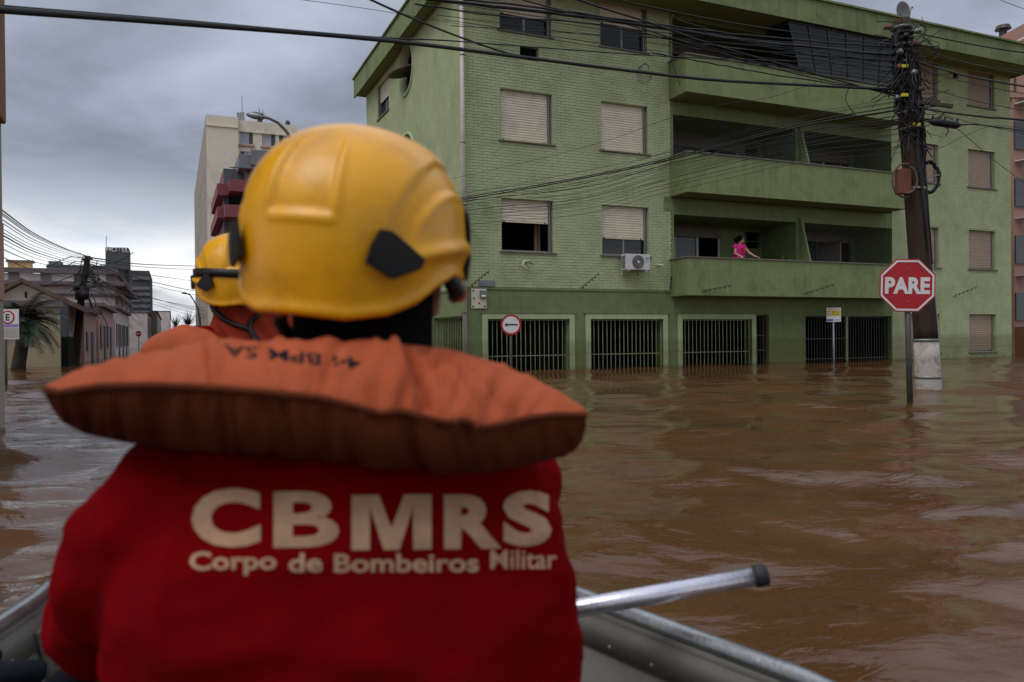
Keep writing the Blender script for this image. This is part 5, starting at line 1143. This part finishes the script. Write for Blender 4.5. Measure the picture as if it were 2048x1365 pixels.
    for sg in (1, -1):
        pts = [(33, -.024), (36, -.008), (41, -.008), (58, -.034), (56, -.044), (43, -.058), (31, -.044)] if True else None
        pts = [(sg*a, z) for a, z in pts]
        patch(pts if sg > 0 else pts[::-1], 'lamp_clip', M['black_plastic'], .005, .0065)
        pts = [(104, -.044), (107, -.018), (124, -.010), (138, -.016), (138, -.036), (120, -.048)]
        pts = [(sg*a, z) for a, z in pts]; patch(pts if sg > 0 else pts[::-1], 'side_adapter', M['black_plastic'], .005, .003)
    # visor housing over the brow and small orange knob
    for sg in (1, -1):
        pts = [(sg*112, -.034), (sg*116, .030), (sg*128, .062), (sg*150, .060), (sg*150, .048), (sg*132, .040), (sg*124, .010), (sg*128, -.030)]
        patch(pts if sg > 0 else pts[::-1], 'visor_cover', M['dark_cloth'], .004, .002)
    kn = pos(100, -.066, .0); MB().ball(kn, .011, 12, 8).obj('adjuster_knob', M['vest_orange'], h, True); MB().tube([pos(84, -.045, -.008), kn, pos(112, -.07, -.006)], [.009, .011, .009], 8).obj('strap_anchor', M['black_plastic'], h, True)
    if strapped:
        vs = []; fs = []
        ring = [(ph, -.012+.016*math.cos(math.radians(ph+100))) for ph in range(-180, 180, 6)]
        for ph, z in ring: vs += [pos(ph, z+.012, .0045), pos(ph, z-.012, .0045)]
        n_ = len(ring); fs = [(2*i, 2*i+1, 2*((i+1) % n_)+1, 2*((i+1) % n_)) for i in range(n_)]
        o = MB().add(vs, fs).obj('headlamp_strap', M['black_plastic'], h, True); o.modifiers.new('s', 'SOLIDIFY').thickness = .003
        p = pos(-96, -.022, .006); MB().box(p.x-.008, p.x+.008, p.y-.012, p.y+.012, p.z-.02, p.z+.022).obj('battery_box', M['black_plastic'], h, bevel=.003)
    return h
def fold(co, sc=9, am=.004, st_=(1, 1, .35), seed=0):
    v = Vector((co.x*sc*st_[0]+seed, co.y*sc*st_[1], co.z*sc*st_[2])); n_ = noise.noise(v); m_ = noise.noise(v*2.3+Vector((7, 3, 1)))
    return am*((1-abs(n_)*2.2)*.8+m_*.35-.2)
# ---- firefighter in front of the camera; local frame: x right, y forward (boat heading), z up, origin below the seat
C1 = Vector((-.205, .925, 0)); F1 = thing('person', 'nearest firefighter from behind, yellow helmet, thick orange collar, red shirt lettered CBMRS', 'person', C1, AZ)
def torso(sc=1.0): return loft([(z, .02, cy_, rx*sc, ry*sc, pw) for z, cy_, rx, ry, pw in
    ((.10, .03, .235, .150, 2.6), (.20, .02, .250, .155, 2.7), (.34, .01, .262, .150, 2.8), (.48, .0, .268, .148, 2.9), (.58, .0, .268, .145, 2.9), (.65, .005, .258, .136, 2.7), (.71, .01, .235, .118, 2.5), (.755, .02, .185, .095, 2.2), (.785, .03, .10, .075, 2))])
hloc1 = (at(716, 463, .955)-C1); hloc1 = Matrix.Rotation(-AZ, 3, 'Z') @ hloc1
hd1 = hloc1+Vector((.0, .01, -.01))
body_caps = [((0, .03, .12), (0, .0, .60), .12, .13), ((-.14, 0, .66), (.14, 0, .66), .06, .06), ((0, .02, .70), hd1+Vector((0, 0, -.06)), .060, .058),
             ((-.18, 0, .65), (-.262, .14, .52), .050, .045), ((-.262, .14, .52), (-.16, .38, .38), .042, .03),
             ((.19, 0, .65), (.26, .05, .40), .055, .045), ((.26, .05, .40), (.14, .28, .34), .042, .03),
             ((-.10, .02, .18), (-.17, .46, .22), .085, .06), ((-.17, .46, .22), (-.17, .50, -.05), .055, .04), ((-.17, .50, -.06), (-.18, .66, -.07), .04, .035),
             ((.10, .02, .18), (.17, .46, .22), .085, .06), ((.17, .46, .22), (.17, .50, -.05), .055, .04), ((.17, .50, -.06), (.18, .66, -.07), .04, .035),
             (hd1+Vector((0, .098, -.03)), hd1+Vector((0, .118, -.055)), .010, .014)]
body_caps += hand((-.16, .38, .38), (.4, .9, -.1), (0, 0, 1))+hand((.14, .28, .34), (-.4, .9, -.1), (0, 0, 1))
hballs = [(hd1+Vector((0, 0, .01)), .098, (.80, 1.0, 1.15)), (hd1+Vector((.0, .03, -.075)), .065, (.9, 1.1, 1)), (hd1+Vector((.083, -.005, -.055)), .026, (.4, .8, 1.3)), (hd1+Vector((-.083, -.005, -.055)), .026, (.4, .8, 1.3))]
remeshed(body_caps, .0065, 'body', M['skin'], F1, 5, balls=hballs)
def hair_obj(parent, c, nape=-.115):
    return remeshed([(Vector(c)+Vector((0, -.045, -.02)), Vector(c)+Vector((0, -.030, nape)), .082, .084)], .006, 'hair', M['hair_black'], parent, 3, balls=[(Vector(c)+Vector((0, -.012, .012)), .101, (.84, 1.0, 1.1))])
hair_obj(F1, hd1, -.15)
for x in (-.03, .03): MB().ball(hd1+Vector((x, .098, -.015)), .011, 8, 6).obj('eye', M['hair_black'], F1, True)
MB().tube([hd1+Vector((-.02, .10, -.085)), hd1+Vector((0, .105, -.084)), hd1+Vector((.02, .10, -.085))], .004, 6).obj('mouth', M['pale_pink'], F1, True)
helmet(F1, hloc1, rad(36), rad(5.5), rad(1))
for x in (-.088, .088): remeshed([((hd1.x+x, hd1.y-.012, hd1.z-.04), (hd1.x+x*1.05, hd1.y-.008, hd1.z-.085), .020, .012)], .005, 'ear', M['skin'], F1, 2)
MB().tube([hd1+Vector((.087, .01, -.04)), hd1+Vector((.088, .03, -.10)), hd1+Vector((.05, .07, -.16)), hd1+Vector((0, .08, -.175)), hd1+Vector((-.05, .07, -.16)), hd1+Vector((-.088, .03, -.1)), hd1+Vector((-.087, .01, -.04))], .009, 8).obj('chin_strap', M['black_plastic'], F1, True)
MB().tube([hd1+Vector((.105, .07, -.07)), hd1+Vector((.108, .085, -.10)), hd1+Vector((.10, .10, -.13)), hd1+Vector((.085, .10, -.155))], [.007, .010, .010, .006], 8).obj('visor_edge', M['dark_cloth'], F1, True)
def shirt_fn(mb):
    vs, fs = torso(); mb.add(vs, fs)
def shirt_disp(co):
    msk = 1-.6*math.exp(-((co.x-.02)/.2)**2-((co.z-.60)/.10)**2)
    v_ = Vector((co.x*.6+co.z*.25, co.y, co.z*1.0))
    d = msk*(fold(v_, 7.5, .014, (1, 1, 1.25), 3)+fold(v_, 15, .006, (1, 1, 1.2), 11))
    d += .006*math.exp(-((abs(co.x-.02)-.215+.12*(co.z-.6))/.006)**2)*sstep(.45, .52, co.z)*.5
    d += .006*math.exp(-((co.z-.30+.25*(co.x+.2))/.022)**2)*sstep(-.05, -.2, co.x)          # crease at the left waist
    d += .004*math.exp(-((co.z-.245+.12*(co.x))/.016)**2)*sstep(0, -.2, co.x)
    return d
shirt = remeshed([((-.190, .0, .683), (-.238, .05, .612), .070, .066), ((-.238, .05, .612), (-.257, .14, .525), .068, .060), ((-.257, .14, .525), (-.20, .33, .42), .064, .045),
                  ((.225, .0, .665), (.265, .06, .57), .062, .058), ((.265, .06, .57), (.262, .12, .45), .056, .052), ((.262, .12, .45), (.18, .28, .37), .05, .042)],
                 .0075, 'shirt', M['shirt_red'], F1, 7, shirt_disp, fn=shirt_fn)
# trousers and strap
remeshed([((-.10, .02, .17), (-.17, .46, .22), .105, .08), ((-.17, .46, .22), (-.17, .50, -.02), .078, .06), ((.10, .02, .17), (.17, .46, .22), .105, .08), ((.17, .46, .22), (.17, .50, -.02), .078, .06), ((-.12, .0, .16), (.12, 0, .16), .12, .12)],
         .009, 'trousers', M['dark_cloth'], F1, 5)
inv = Matrix.Rotation(-AZ, 4, 'Z') @ Matrix.Translation(-C1)
L1 = lambda px, py, Y: inv @ at(px, py, Y)
MB().tube([L1(118, 1400, .98), L1(160, 1345, .97), L1(186, 1312, .95)], [.03, .024, .012], 8).obj('waist_strap', M['dark_cloth'], F1, True)
# life jacket collar: closed pillow built from cross sections running from the left tip to the right tip
TOPL = [(90, 773), (112, 764), (140, 754), (200, 735), (300, 706), (420, 684), (540, 679), (640, 679), (780, 682), (900, 695), (1000, 725), (1080, 765), (1130, 800), (1172, 826)]
SEAM = [(90, 779), (120, 786), (200, 773), (300, 771), (420, 776), (520, 784), (640, 796), (720, 816), (760, 828), (800, 822), (850, 836), (890, 846), (930, 841), (965, 856), (1000, 850), (1060, 836), (1110, 830), (1172, 830)]
BOTL = [(90, 792), (104, 818), (124, 845), (170, 869), (250, 886), (330, 896), (480, 906), (620, 917), (760, 931), (900, 938), (1000, 935), (1080, 925), (1125, 915), (1150, 902), (1164, 884), (1172, 856)]
ip = lambda tab, x: float(np.interp(x, [p[0] for p in tab], [p[1] for p in tab]))
nsec = 150; prof = 30; vs = []; seam_pts = []
for i in range(nsec+1):
    x = 90+(1172-90)*i/nsec; u = (x-631)/541; edge_ = math.sqrt(max(0, 1-abs(u)**6.5)); dpt = .735+.055*u*u+.055*u
    thick = .165*edge_+.004
    sm = at(x, ip(SEAM, x), dpt); tp_ = at(x, ip(TOPL, x), dpt+thick*.62); bo = at(x, ip(BOTL, x), dpt+thick*.48); bkp = at(x, (ip(TOPL, x)*.45+ip(BOTL, x)*.55), dpt+thick)
    seam_pts.append(sm)
    for k in range(prof):
        a = k/prof*4; q0, q1, c_ = [(sm, tp_, None), (tp_, bkp, None), (bkp, bo, None), (bo, sm, None)][int(a)] ; f = a-int(a)
        cen = (tp_+bo)/2+(bkp-sm)*.08
        # elliptic arc between q0 and q1 about the centre; pinched at the seam
        e0_, e1_ = q0-cen, q1-cen; p = cen+e0_*math.cos(f*math.pi/2)+e1_*math.sin(f*math.pi/2)
        if int(a) in (0, 3):
            g = (1-f) if int(a) == 0 else f; lin = q0.lerp(q1, f); p = p.lerp(lin, .55*g**2)
        w_ = 0
        g_ = math.sin(f*math.pi/2) if int(a) == 0 else (math.cos(f*math.pi/2) if int(a) == 3 else .6)
        if int(a) == 0:
            amp = .0040+.0050*math.exp(-((x-880)/150)**2)
            w_ = amp*((1-abs(noise.noise(Vector((x*.011+f*.9, f*.8, 1.7)))*2.6))-.5)+amp*.8*((1-abs(noise.noise(Vector((x*.022-f*1.3, f*1.0, 9))))*2.6)-.5)
            for xs_, sl_, dp_ in ((800, 60, .017), (838, 95, .013), (870, 110, .011), (415, 14, .010), (690, -50, .010), (905, 130, .010), (520, 30, .006), (960, 120, .007)):
                w_ -= dp_*math.exp(-((x-xs_-sl_*(1-f))/9)**2)*math.sin(f*math.pi*.9+.25)
            for xs_, sl_, dp_ in ((785, 55, .011), (424, 14, .006)): w_ += dp_*math.exp(-((x-xs_-sl_*(1-f))/8)**2)*sstep(0, .3, f)
        elif int(a) == 3: w_ = .0065*((1-abs(noise.noise(Vector((x*.03+f*.8, f*.9, 4))))*2.6)-.5)
        n_ = (p-cen).normalized(); p = p+n_*w_*min(1, edge_*1.5)
        vs.append(p)
fs = [(i*prof+k, (i+1)*prof+k, (i+1)*prof+(k+1) % prof, i*prof+(k+1) % prof) for i in range(nsec) for k in range(prof)]
fs += [tuple(range(prof)), tuple(range(nsec*prof+prof-1, nsec*prof-1, -1))]
mb = MB().add([inv @ Vector(v) for v in vs], fs); jk = mb.obj('life_jacket_collar', M['vest_orange'], F1, True)
jk.data.materials.append(M['vest_shaded'])
bm_ = bmesh.new(); bm_.from_mesh(jk.data); bmesh.ops.recalc_face_normals(bm_, faces=bm_.faces); bm_.to_mesh(jk.data); bm_.free(); jk.data.shade_smooth()
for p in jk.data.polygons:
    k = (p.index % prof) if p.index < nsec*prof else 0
    if k >= prof*.52 and p.index < nsec*prof: p.material_index = 1  # lower half of the pillow takes the shade-darkened cloth colour
mb = MB().tube([inv @ (v+Vector((0, -.001, 0))) for v in seam_pts], .0038, 6); mb.obj('collar_seam', M['vest_shaded'], jk, True)
# front panels and webbing of the vest, hidden from here
remeshed([((-.14, .03, .76), (-.15, .16, .64), .05, .05), ((.14, .03, .76), (.15, .16, .64), .05, .05), ((-.12, .17, .62), (-.12, .19, .36), .065, .06), ((.12, .17, .62), (.12, .19, .36), .065, .06)], .008, 'life_jacket_front', M['vest_orange'], F1, 6)
# marker writing on the collar top
bv = BVHTree.FromPolygons([v.co for v in jk.data.vertices], [p.vertices for p in jk.data.polygons])
def wrap_text(name, body, mt, parent, bvh, inv_, P0, P1, hpx, off, offset, flip=False, Y=.7, res=.006, space=1.0, skew=0, poly=None):
    """write body between two picture anchors by projecting the flat print onto the cloth below it (object at its real place)"""
    bm_ = bmesh.new()
    if poly: bm_.faces.new([bm_.verts.new((a, b, 0)) for a, b in poly])
    else: me = text_mesh(body, 1.0, offset, 0, 1, space); bm_.from_mesh(me); bmesh.ops.remove_doubles(bm_, verts=bm_.verts, dist=.0005)
    co = np.array([v.co[:] for v in bm_.verts]); x0, x1, y0, y1 = co[:, 0].min(), co[:, 0].max(), co[:, 1].min(), co[:, 1].max()
    nx = 70
    for k in range(1, nx): bmesh.ops.bisect_plane(bm_, geom=bm_.verts[:]+bm_.edges[:]+bm_.faces[:], plane_co=(x0+(x1-x0)*k/nx, 0, 0), plane_no=(1, 0, 0))
    for k in range(1, 10): bmesh.ops.bisect_plane(bm_, geom=bm_.verts[:]+bm_.edges[:]+bm_.faces[:], plane_co=(0, y0+(y1-y0)*k/10, 0), plane_no=(0, 1, 0))
    o_ = inv_ @ CAM; dead = []
    for v in bm_.verts:
        a = (v.co.x-x0)/(x1-x0); b = (v.co.y-y0)/(y1-y0)
        if flip: a, b = 1-a, 1-b
        px = P0[0]+(P1[0]-P0[0])*a; py = P0[1]+(P1[1]-P0[1])*a-hpx*(b-.5)+skew*(a-.5)**2
        q_ = inv_ @ at(px, py, Y); dr = (q_-o_).normalized(); hit = bvh.ray_cast(o_, dr)
        if hit[0] is None: dead.append(v); v.co = q_
        else: v.co = hit[0]-dr*off
    bmesh.ops.delete(bm_, geom=dead, context='VERTS'); bmesh.ops.recalc_face_normals(bm_, faces=bm_.faces)
    m2 = bpy.data.meshes.new(name); bm_.to_mesh(m2); bm_.free(); m2.materials.append(mt); m2.shade_smooth(); return link(bpy.data.objects.new(name, m2), parent)
wrap_text('marker_writing', '44 BPM SA', M['dark_cloth'], jk, bv, inv, (448, 698), (722, 727), 23, .0012, .01, flip=True, skew=6)
shirt_bv = BVHTree.FromPolygons([v.co for v in shirt.data.vertices], [p.vertices for p in shirt.data.polygons])
for ch, xa, xb, ya, yb in (('C', 383, 521, 978, 1096), ('B', 547, 678, 984, 1096), ('M', 703, 863, 991, 1101), ('R', 888, 1003, 990, 1099), ('S', 1006, 1103, 983, 1094)):
    wrap_text('print_letter', ch, M['letter_print'], shirt, shirt_bv, inv, (xa, (ya+yb)/2), (xb, (ya+yb)/2-2), yb-ya, .0009, .028 if ch == 'B' else .05, poly=[(0, 0), (0, 1), (.34, 1), (.5, .40), (.66, 1), (1, 1), (1, 0), (.77, 0), (.77, .78), (.60, 0), (.40, 0), (.23, .78), (.23, 0)] if ch == 'M' else None)
def row(words_, y0_):
    for wd, xa, xb, ya, yb in words_: wrap_text('print_word', wd, M['letter_print'], shirt, shirt_bv, inv, (xa, (ya+yb)/2), (xb, (ya+yb)/2-1), yb-ya, .0009, .012 if wd == 'Militar' else .026)
row((('Corpo', 379, 553, 1104, 1152), ('de', 577, 645, 1107, 1146), ('Bombeiros', 668, 958, 1108, 1146), ('Militar', 981, 1114, 1100, 1139)), 0)
# ---- second firefighter in the bow
C2 = Vector((-.80, 2.42, 0)); F2 = thing('person', 'firefighter in the bow with yellow helmet, headlamp strap and red hood, farther away', 'person', C2, AZ)
inv2 = Matrix.Rotation(-AZ, 4, 'Z') @ Matrix.Translation(-C2); L2 = lambda px, py, Y: inv2 @ at(px, py, Y)
h2 = L2(481, 547, 2.38); hd2 = h2+Vector((0, .0, -.01))
dz = h2.z-.86
bc = [((0, .03, .10), (0, .0, .60+dz), .12, .13), ((-.14, 0, .64+dz), (.14, 0, .64+dz), .06, .06), ((0, .0, .66+dz), hd2+Vector((0, 0, -.06)), .06, .058),
      ((-.19, 0, .63+dz), (-.26, .05, .38+dz), .055, .045), ((-.26, .05, .38+dz), (-.13, .27, .36+dz), .042, .03), ((.19, 0, .63+dz), (.26, .05, .38+dz), .055, .045), ((.26, .05, .38+dz), (.13, .27, .36+dz), .042, .03),
      ((-.10, .02, .16), (-.13, .42, .20), .085, .06), ((-.13, .42, .20), (-.13, .45, -.05), .055, .04), ((-.13, .45, -.06), (-.13, .58, -.07), .04, .035),
      ((.10, .02, .16), (.13, .42, .20), .085, .06), ((.13, .42, .20), (.13, .45, -.05), .055, .04), ((.13, .45, -.06), (.13, .58, -.07), .04, .035), (hd2+Vector((0, .098, -.03)), hd2+Vector((0, .118, -.055)), .010, .014)]
bc += hand((-.13, .27, .36+dz), (.4, .9, -.1), (0, 0, 1))+hand((.13, .27, .36+dz), (-.4, .9, -.1), (0, 0, 1))
remeshed(bc, .008, 'body', M['skin'], F2, 5, balls=[(hd2+Vector((0, 0, .01)), .098, (.80, 1.0, 1.15)), (hd2+Vector((0, .03, -.075)), .065, (.9, 1.1, 1))])
for x in (-.03, .03): MB().ball(hd2+Vector((x, .098, -.015)), .011, 8, 6).obj('eye', M['hair_black'], F2, True)
helmet(F2, h2, rad(6), rad(-3), rad(0), True)
def hood_disp(co):
    k = (co.z-h2.z)*75+(co.x-h2.x)*110; return .0045*math.sin(k+2.5*noise.noise(co*7))+.002*noise.noise(co*30)
hood = remeshed([(h2+Vector((0, -.015, -.03)), h2+Vector((0, -.01, -.12)), .090, .080), (h2+Vector((0, -.01, -.12)), h2+Vector((.03, .0, -.25)), .088, .13), (h2+Vector((.04, .0, -.08)), h2+Vector((.09, .0, -.22)), .07, .10)], .006, 'hood', M['hood_red'], F2, 3, hood_disp)
hb = BVHTree.FromPolygons([v.co for v in hood.data.vertices], [p.vertices for p in hood.data.polygons])
def strap_on(pts, wd, name, bvh, mt):
    o_ = inv2 @ CAM; mid = []
    for px, py in smooth([(a, b, 0) for a, b in pts], 24)[:] and [(v.x, v.y) for v in smooth([(a, b, 0) for a, b in pts], 24)]:
        q_ = L2(px, py, 2.3); dr = (q_-o_).normalized(); h_ = bvh.ray_cast(o_, dr)
        if h_[0] is not None: mid.append(h_[0]-dr*.003)
    if len(mid) > 2: MB().tube(mid, wd, 6).obj(name, mt, F2, True)
strap_on([(420, 608), (450, 640), (500, 662), (520, 690)], .008, 'chin_strap', hb, M['black_plastic'])
strap_on([(545, 595), (520, 625), (500, 650), (508, 680)], .008, 'chin_strap', hb, M['black_plastic'])
strap_on([(455, 585), (447, 600), (425, 618)], .007, 'chin_strap', hb, M['black_plastic'])
p = inv2 @ at(500, 652, 2.28)
def s2fn(mb):
    vs, fs = loft([(z if z < .5 else z+dz, 0, cy_, rx, ry, pw) for z, cy_, rx, ry, pw in ((.08, .03, .21, .14, 2.6), (.2, .02, .22, .14, 2.7), (.4, .01, .235, .14, 2.8), (.56, .0, .24, .135, 2.8), (.64, .005, .225, .12, 2.5), (.70, .01, .17, .10, 2.2))]); mb.add(vs, fs)
remeshed([((-.19, 0, .63+dz), (-.27, .03, .46+dz), .07, .066), ((-.27, .03, .46+dz), (-.14, .24, .37+dz), .062, .045), ((.19, 0, .63+dz), (.27, .03, .46+dz), .07, .066), ((.27, .03, .46+dz), (.14, .24, .37+dz), .062, .045)], .009, 'shirt', M['shirt_red'], F2, 5, lambda c_: fold(c_, 7, .003, seed=5), fn=s2fn)
remeshed([((-.10, .02, .17), (-.13, .42, .20), .10, .08), ((-.13, .42, .20), (-.13, .45, -.02), .078, .06), ((.10, .02, .17), (.13, .42, .20), .10, .08), ((.13, .42, .20), (.13, .45, -.02), .078, .06), ((-.08, .0, .16), (.08, 0, .16), .12, .12)], .01, 'trousers', M['dark_cloth'], F2, 5)
# collar of the second life jacket: rounded pillow, left lobe visible
cl2 = [L2(305, 716, 2.32), L2(345, 706, 2.28), L2(385, 704, 2.24), L2(425, 745, 2.20), L2(520, 785, 2.16), L2(640, 785, 2.25)]
def c2fn(mb): 
    p_ = smooth(cl2, 30); mb.tube(p_, [.035+.042*math.sin(math.pi*(i+.5)/len(p_))**.5 for i in range(len(p_))], 20)
remeshed([], .008, 'life_jacket_collar', M['vest_orange'], F2, 6, lambda c_: fold(c_, 9, .005, (1, 1, 1), 8), fn=c2fn)
remeshed([((-.12, .15, .60+dz), (-.12, .17, .36), .065, .06), ((.12, .15, .60+dz), (.12, .17, .36), .065, .06)], .01, 'life_jacket_front', M['vest_orange'], F2, 5)
# ---- woman on the balcony
wz = 2.10; W0 = gb(8.10, .38, wz); wz_s = 1.07; WM = thing('person', 'woman in a magenta sleeveless top looking right, leaning on the lowest balcony rail', 'person', W0, AZ)
hh_ = 1.40
wb = [((-.07, 0, .85), (-.08, 0, .48), .075, .055), ((-.08, 0, .48), (-.08, .01, .08), .05, .035), ((-.08, -.02, .04), (-.08, -.14, .03), .035, .03), ((.07, 0, .85), (.08, 0, .48), .075, .055), ((.08, 0, .48), (.08, .01, .08), .05, .035), ((.08, -.02, .04), (.08, -.14, .03), .035, .03),
      ((0, 0, .85), (0, -.03, 1.10), .12, .11), ((0, -.03, 1.10), (0, -.05, 1.18), .11, .10), ((-.12, -.05, 1.22), (.12, -.05, 1.22), .05, .05), ((0, -.05, 1.22), (.02, -.07, 1.33), .042, .040),
      ((-.155, -.05, 1.21), (-.20, -.10, 1.02), .040, .034), ((-.20, -.10, 1.02), (-.21, -.30, .93), .033, .024),
      ((.155, -.05, 1.21), (.24, -.16, 1.05), .040, .034), ((.24, -.16, 1.05), (.31, -.32, .935), .033, .024),
      ((.11, -.115, 1.36), (.135, -.125, 1.352), .008, .012)]
wb += hand((-.21, -.30, .935), (-.1, -.9, -.2), (0, 0, 1), .4)+hand((.31, -.32, .94), (.4, -.8, -.25), (0, 0, 1), .4)
remeshed(wb, .008, 'body', M['skin_light'], WM, 3, balls=[((.025, -.075, 1.385), .088, (.92, .85, 1.12)), ((.05, -.09, 1.34), .055, (1, .9, .9)), ((.02, -.14, 1.38), .018, (.6, .6, 1))])
remeshed([((-.06, -.02, 1.385), (.01, -.05, 1.44), .07, .08)], .008, 'hair', M['hair_black'], WM, 2, lambda c_: fold(c_, 30, .008, (1, 1, 1)), balls=[((.0, -.06, 1.415), .092, (1.0, 1.0, .95)), ((-.09, .0, 1.40), .05, (1, 1, 1))])
MB().ball((.085, -.135, 1.39), .009, 8, 5).obj('eye', M['hair_black'], WM, True)
def wfn(mb):
    vs, fs = loft([(.80, 0, 0, .185, .14, 2.2), (.92, 0, -.01, .18, .135, 2.2), (1.05, 0, -.03, .172, .13, 2.3), (1.16, 0, -.045, .168, .12, 2.4), (1.235, 0, -.05, .155, .085, 2.3), (1.27, 0, -.05, .085, .06, 2)]); mb.add(vs, fs)
tp2 = remeshed([((-.14, -.05, 1.23), (-.185, -.055, 1.19), .05, .055), ((.14, -.05, 1.23), (.185, -.07, 1.19), .05, .055)], .008, 'top', M['magenta_cloth'], WM, 3, lambda c_: fold(c_, 16, .006, (1, 1, .15)), fn=wfn)
MB().prism([(-.035, 0), (.035, 0), (.02, -.13), (0, -.16), (-.02, -.13)], (0, -.172, 1.17), (1, 0, 0), (0, 0, 1), (0, -.006, 0)).obj('neck_ribbon', M['hood_red'], WM)
remeshed([((0, 0, .84), (0, 0, .70), .15, .16), ((-.08, 0, .70), (-.08, .0, .12), .08, .06), ((.08, 0, .70), (.08, .0, .12), .08, .06)], .012, 'trousers', M['dark_cloth'], WM, 3)

WM.scale = (1.0, 1.0, 1.05)
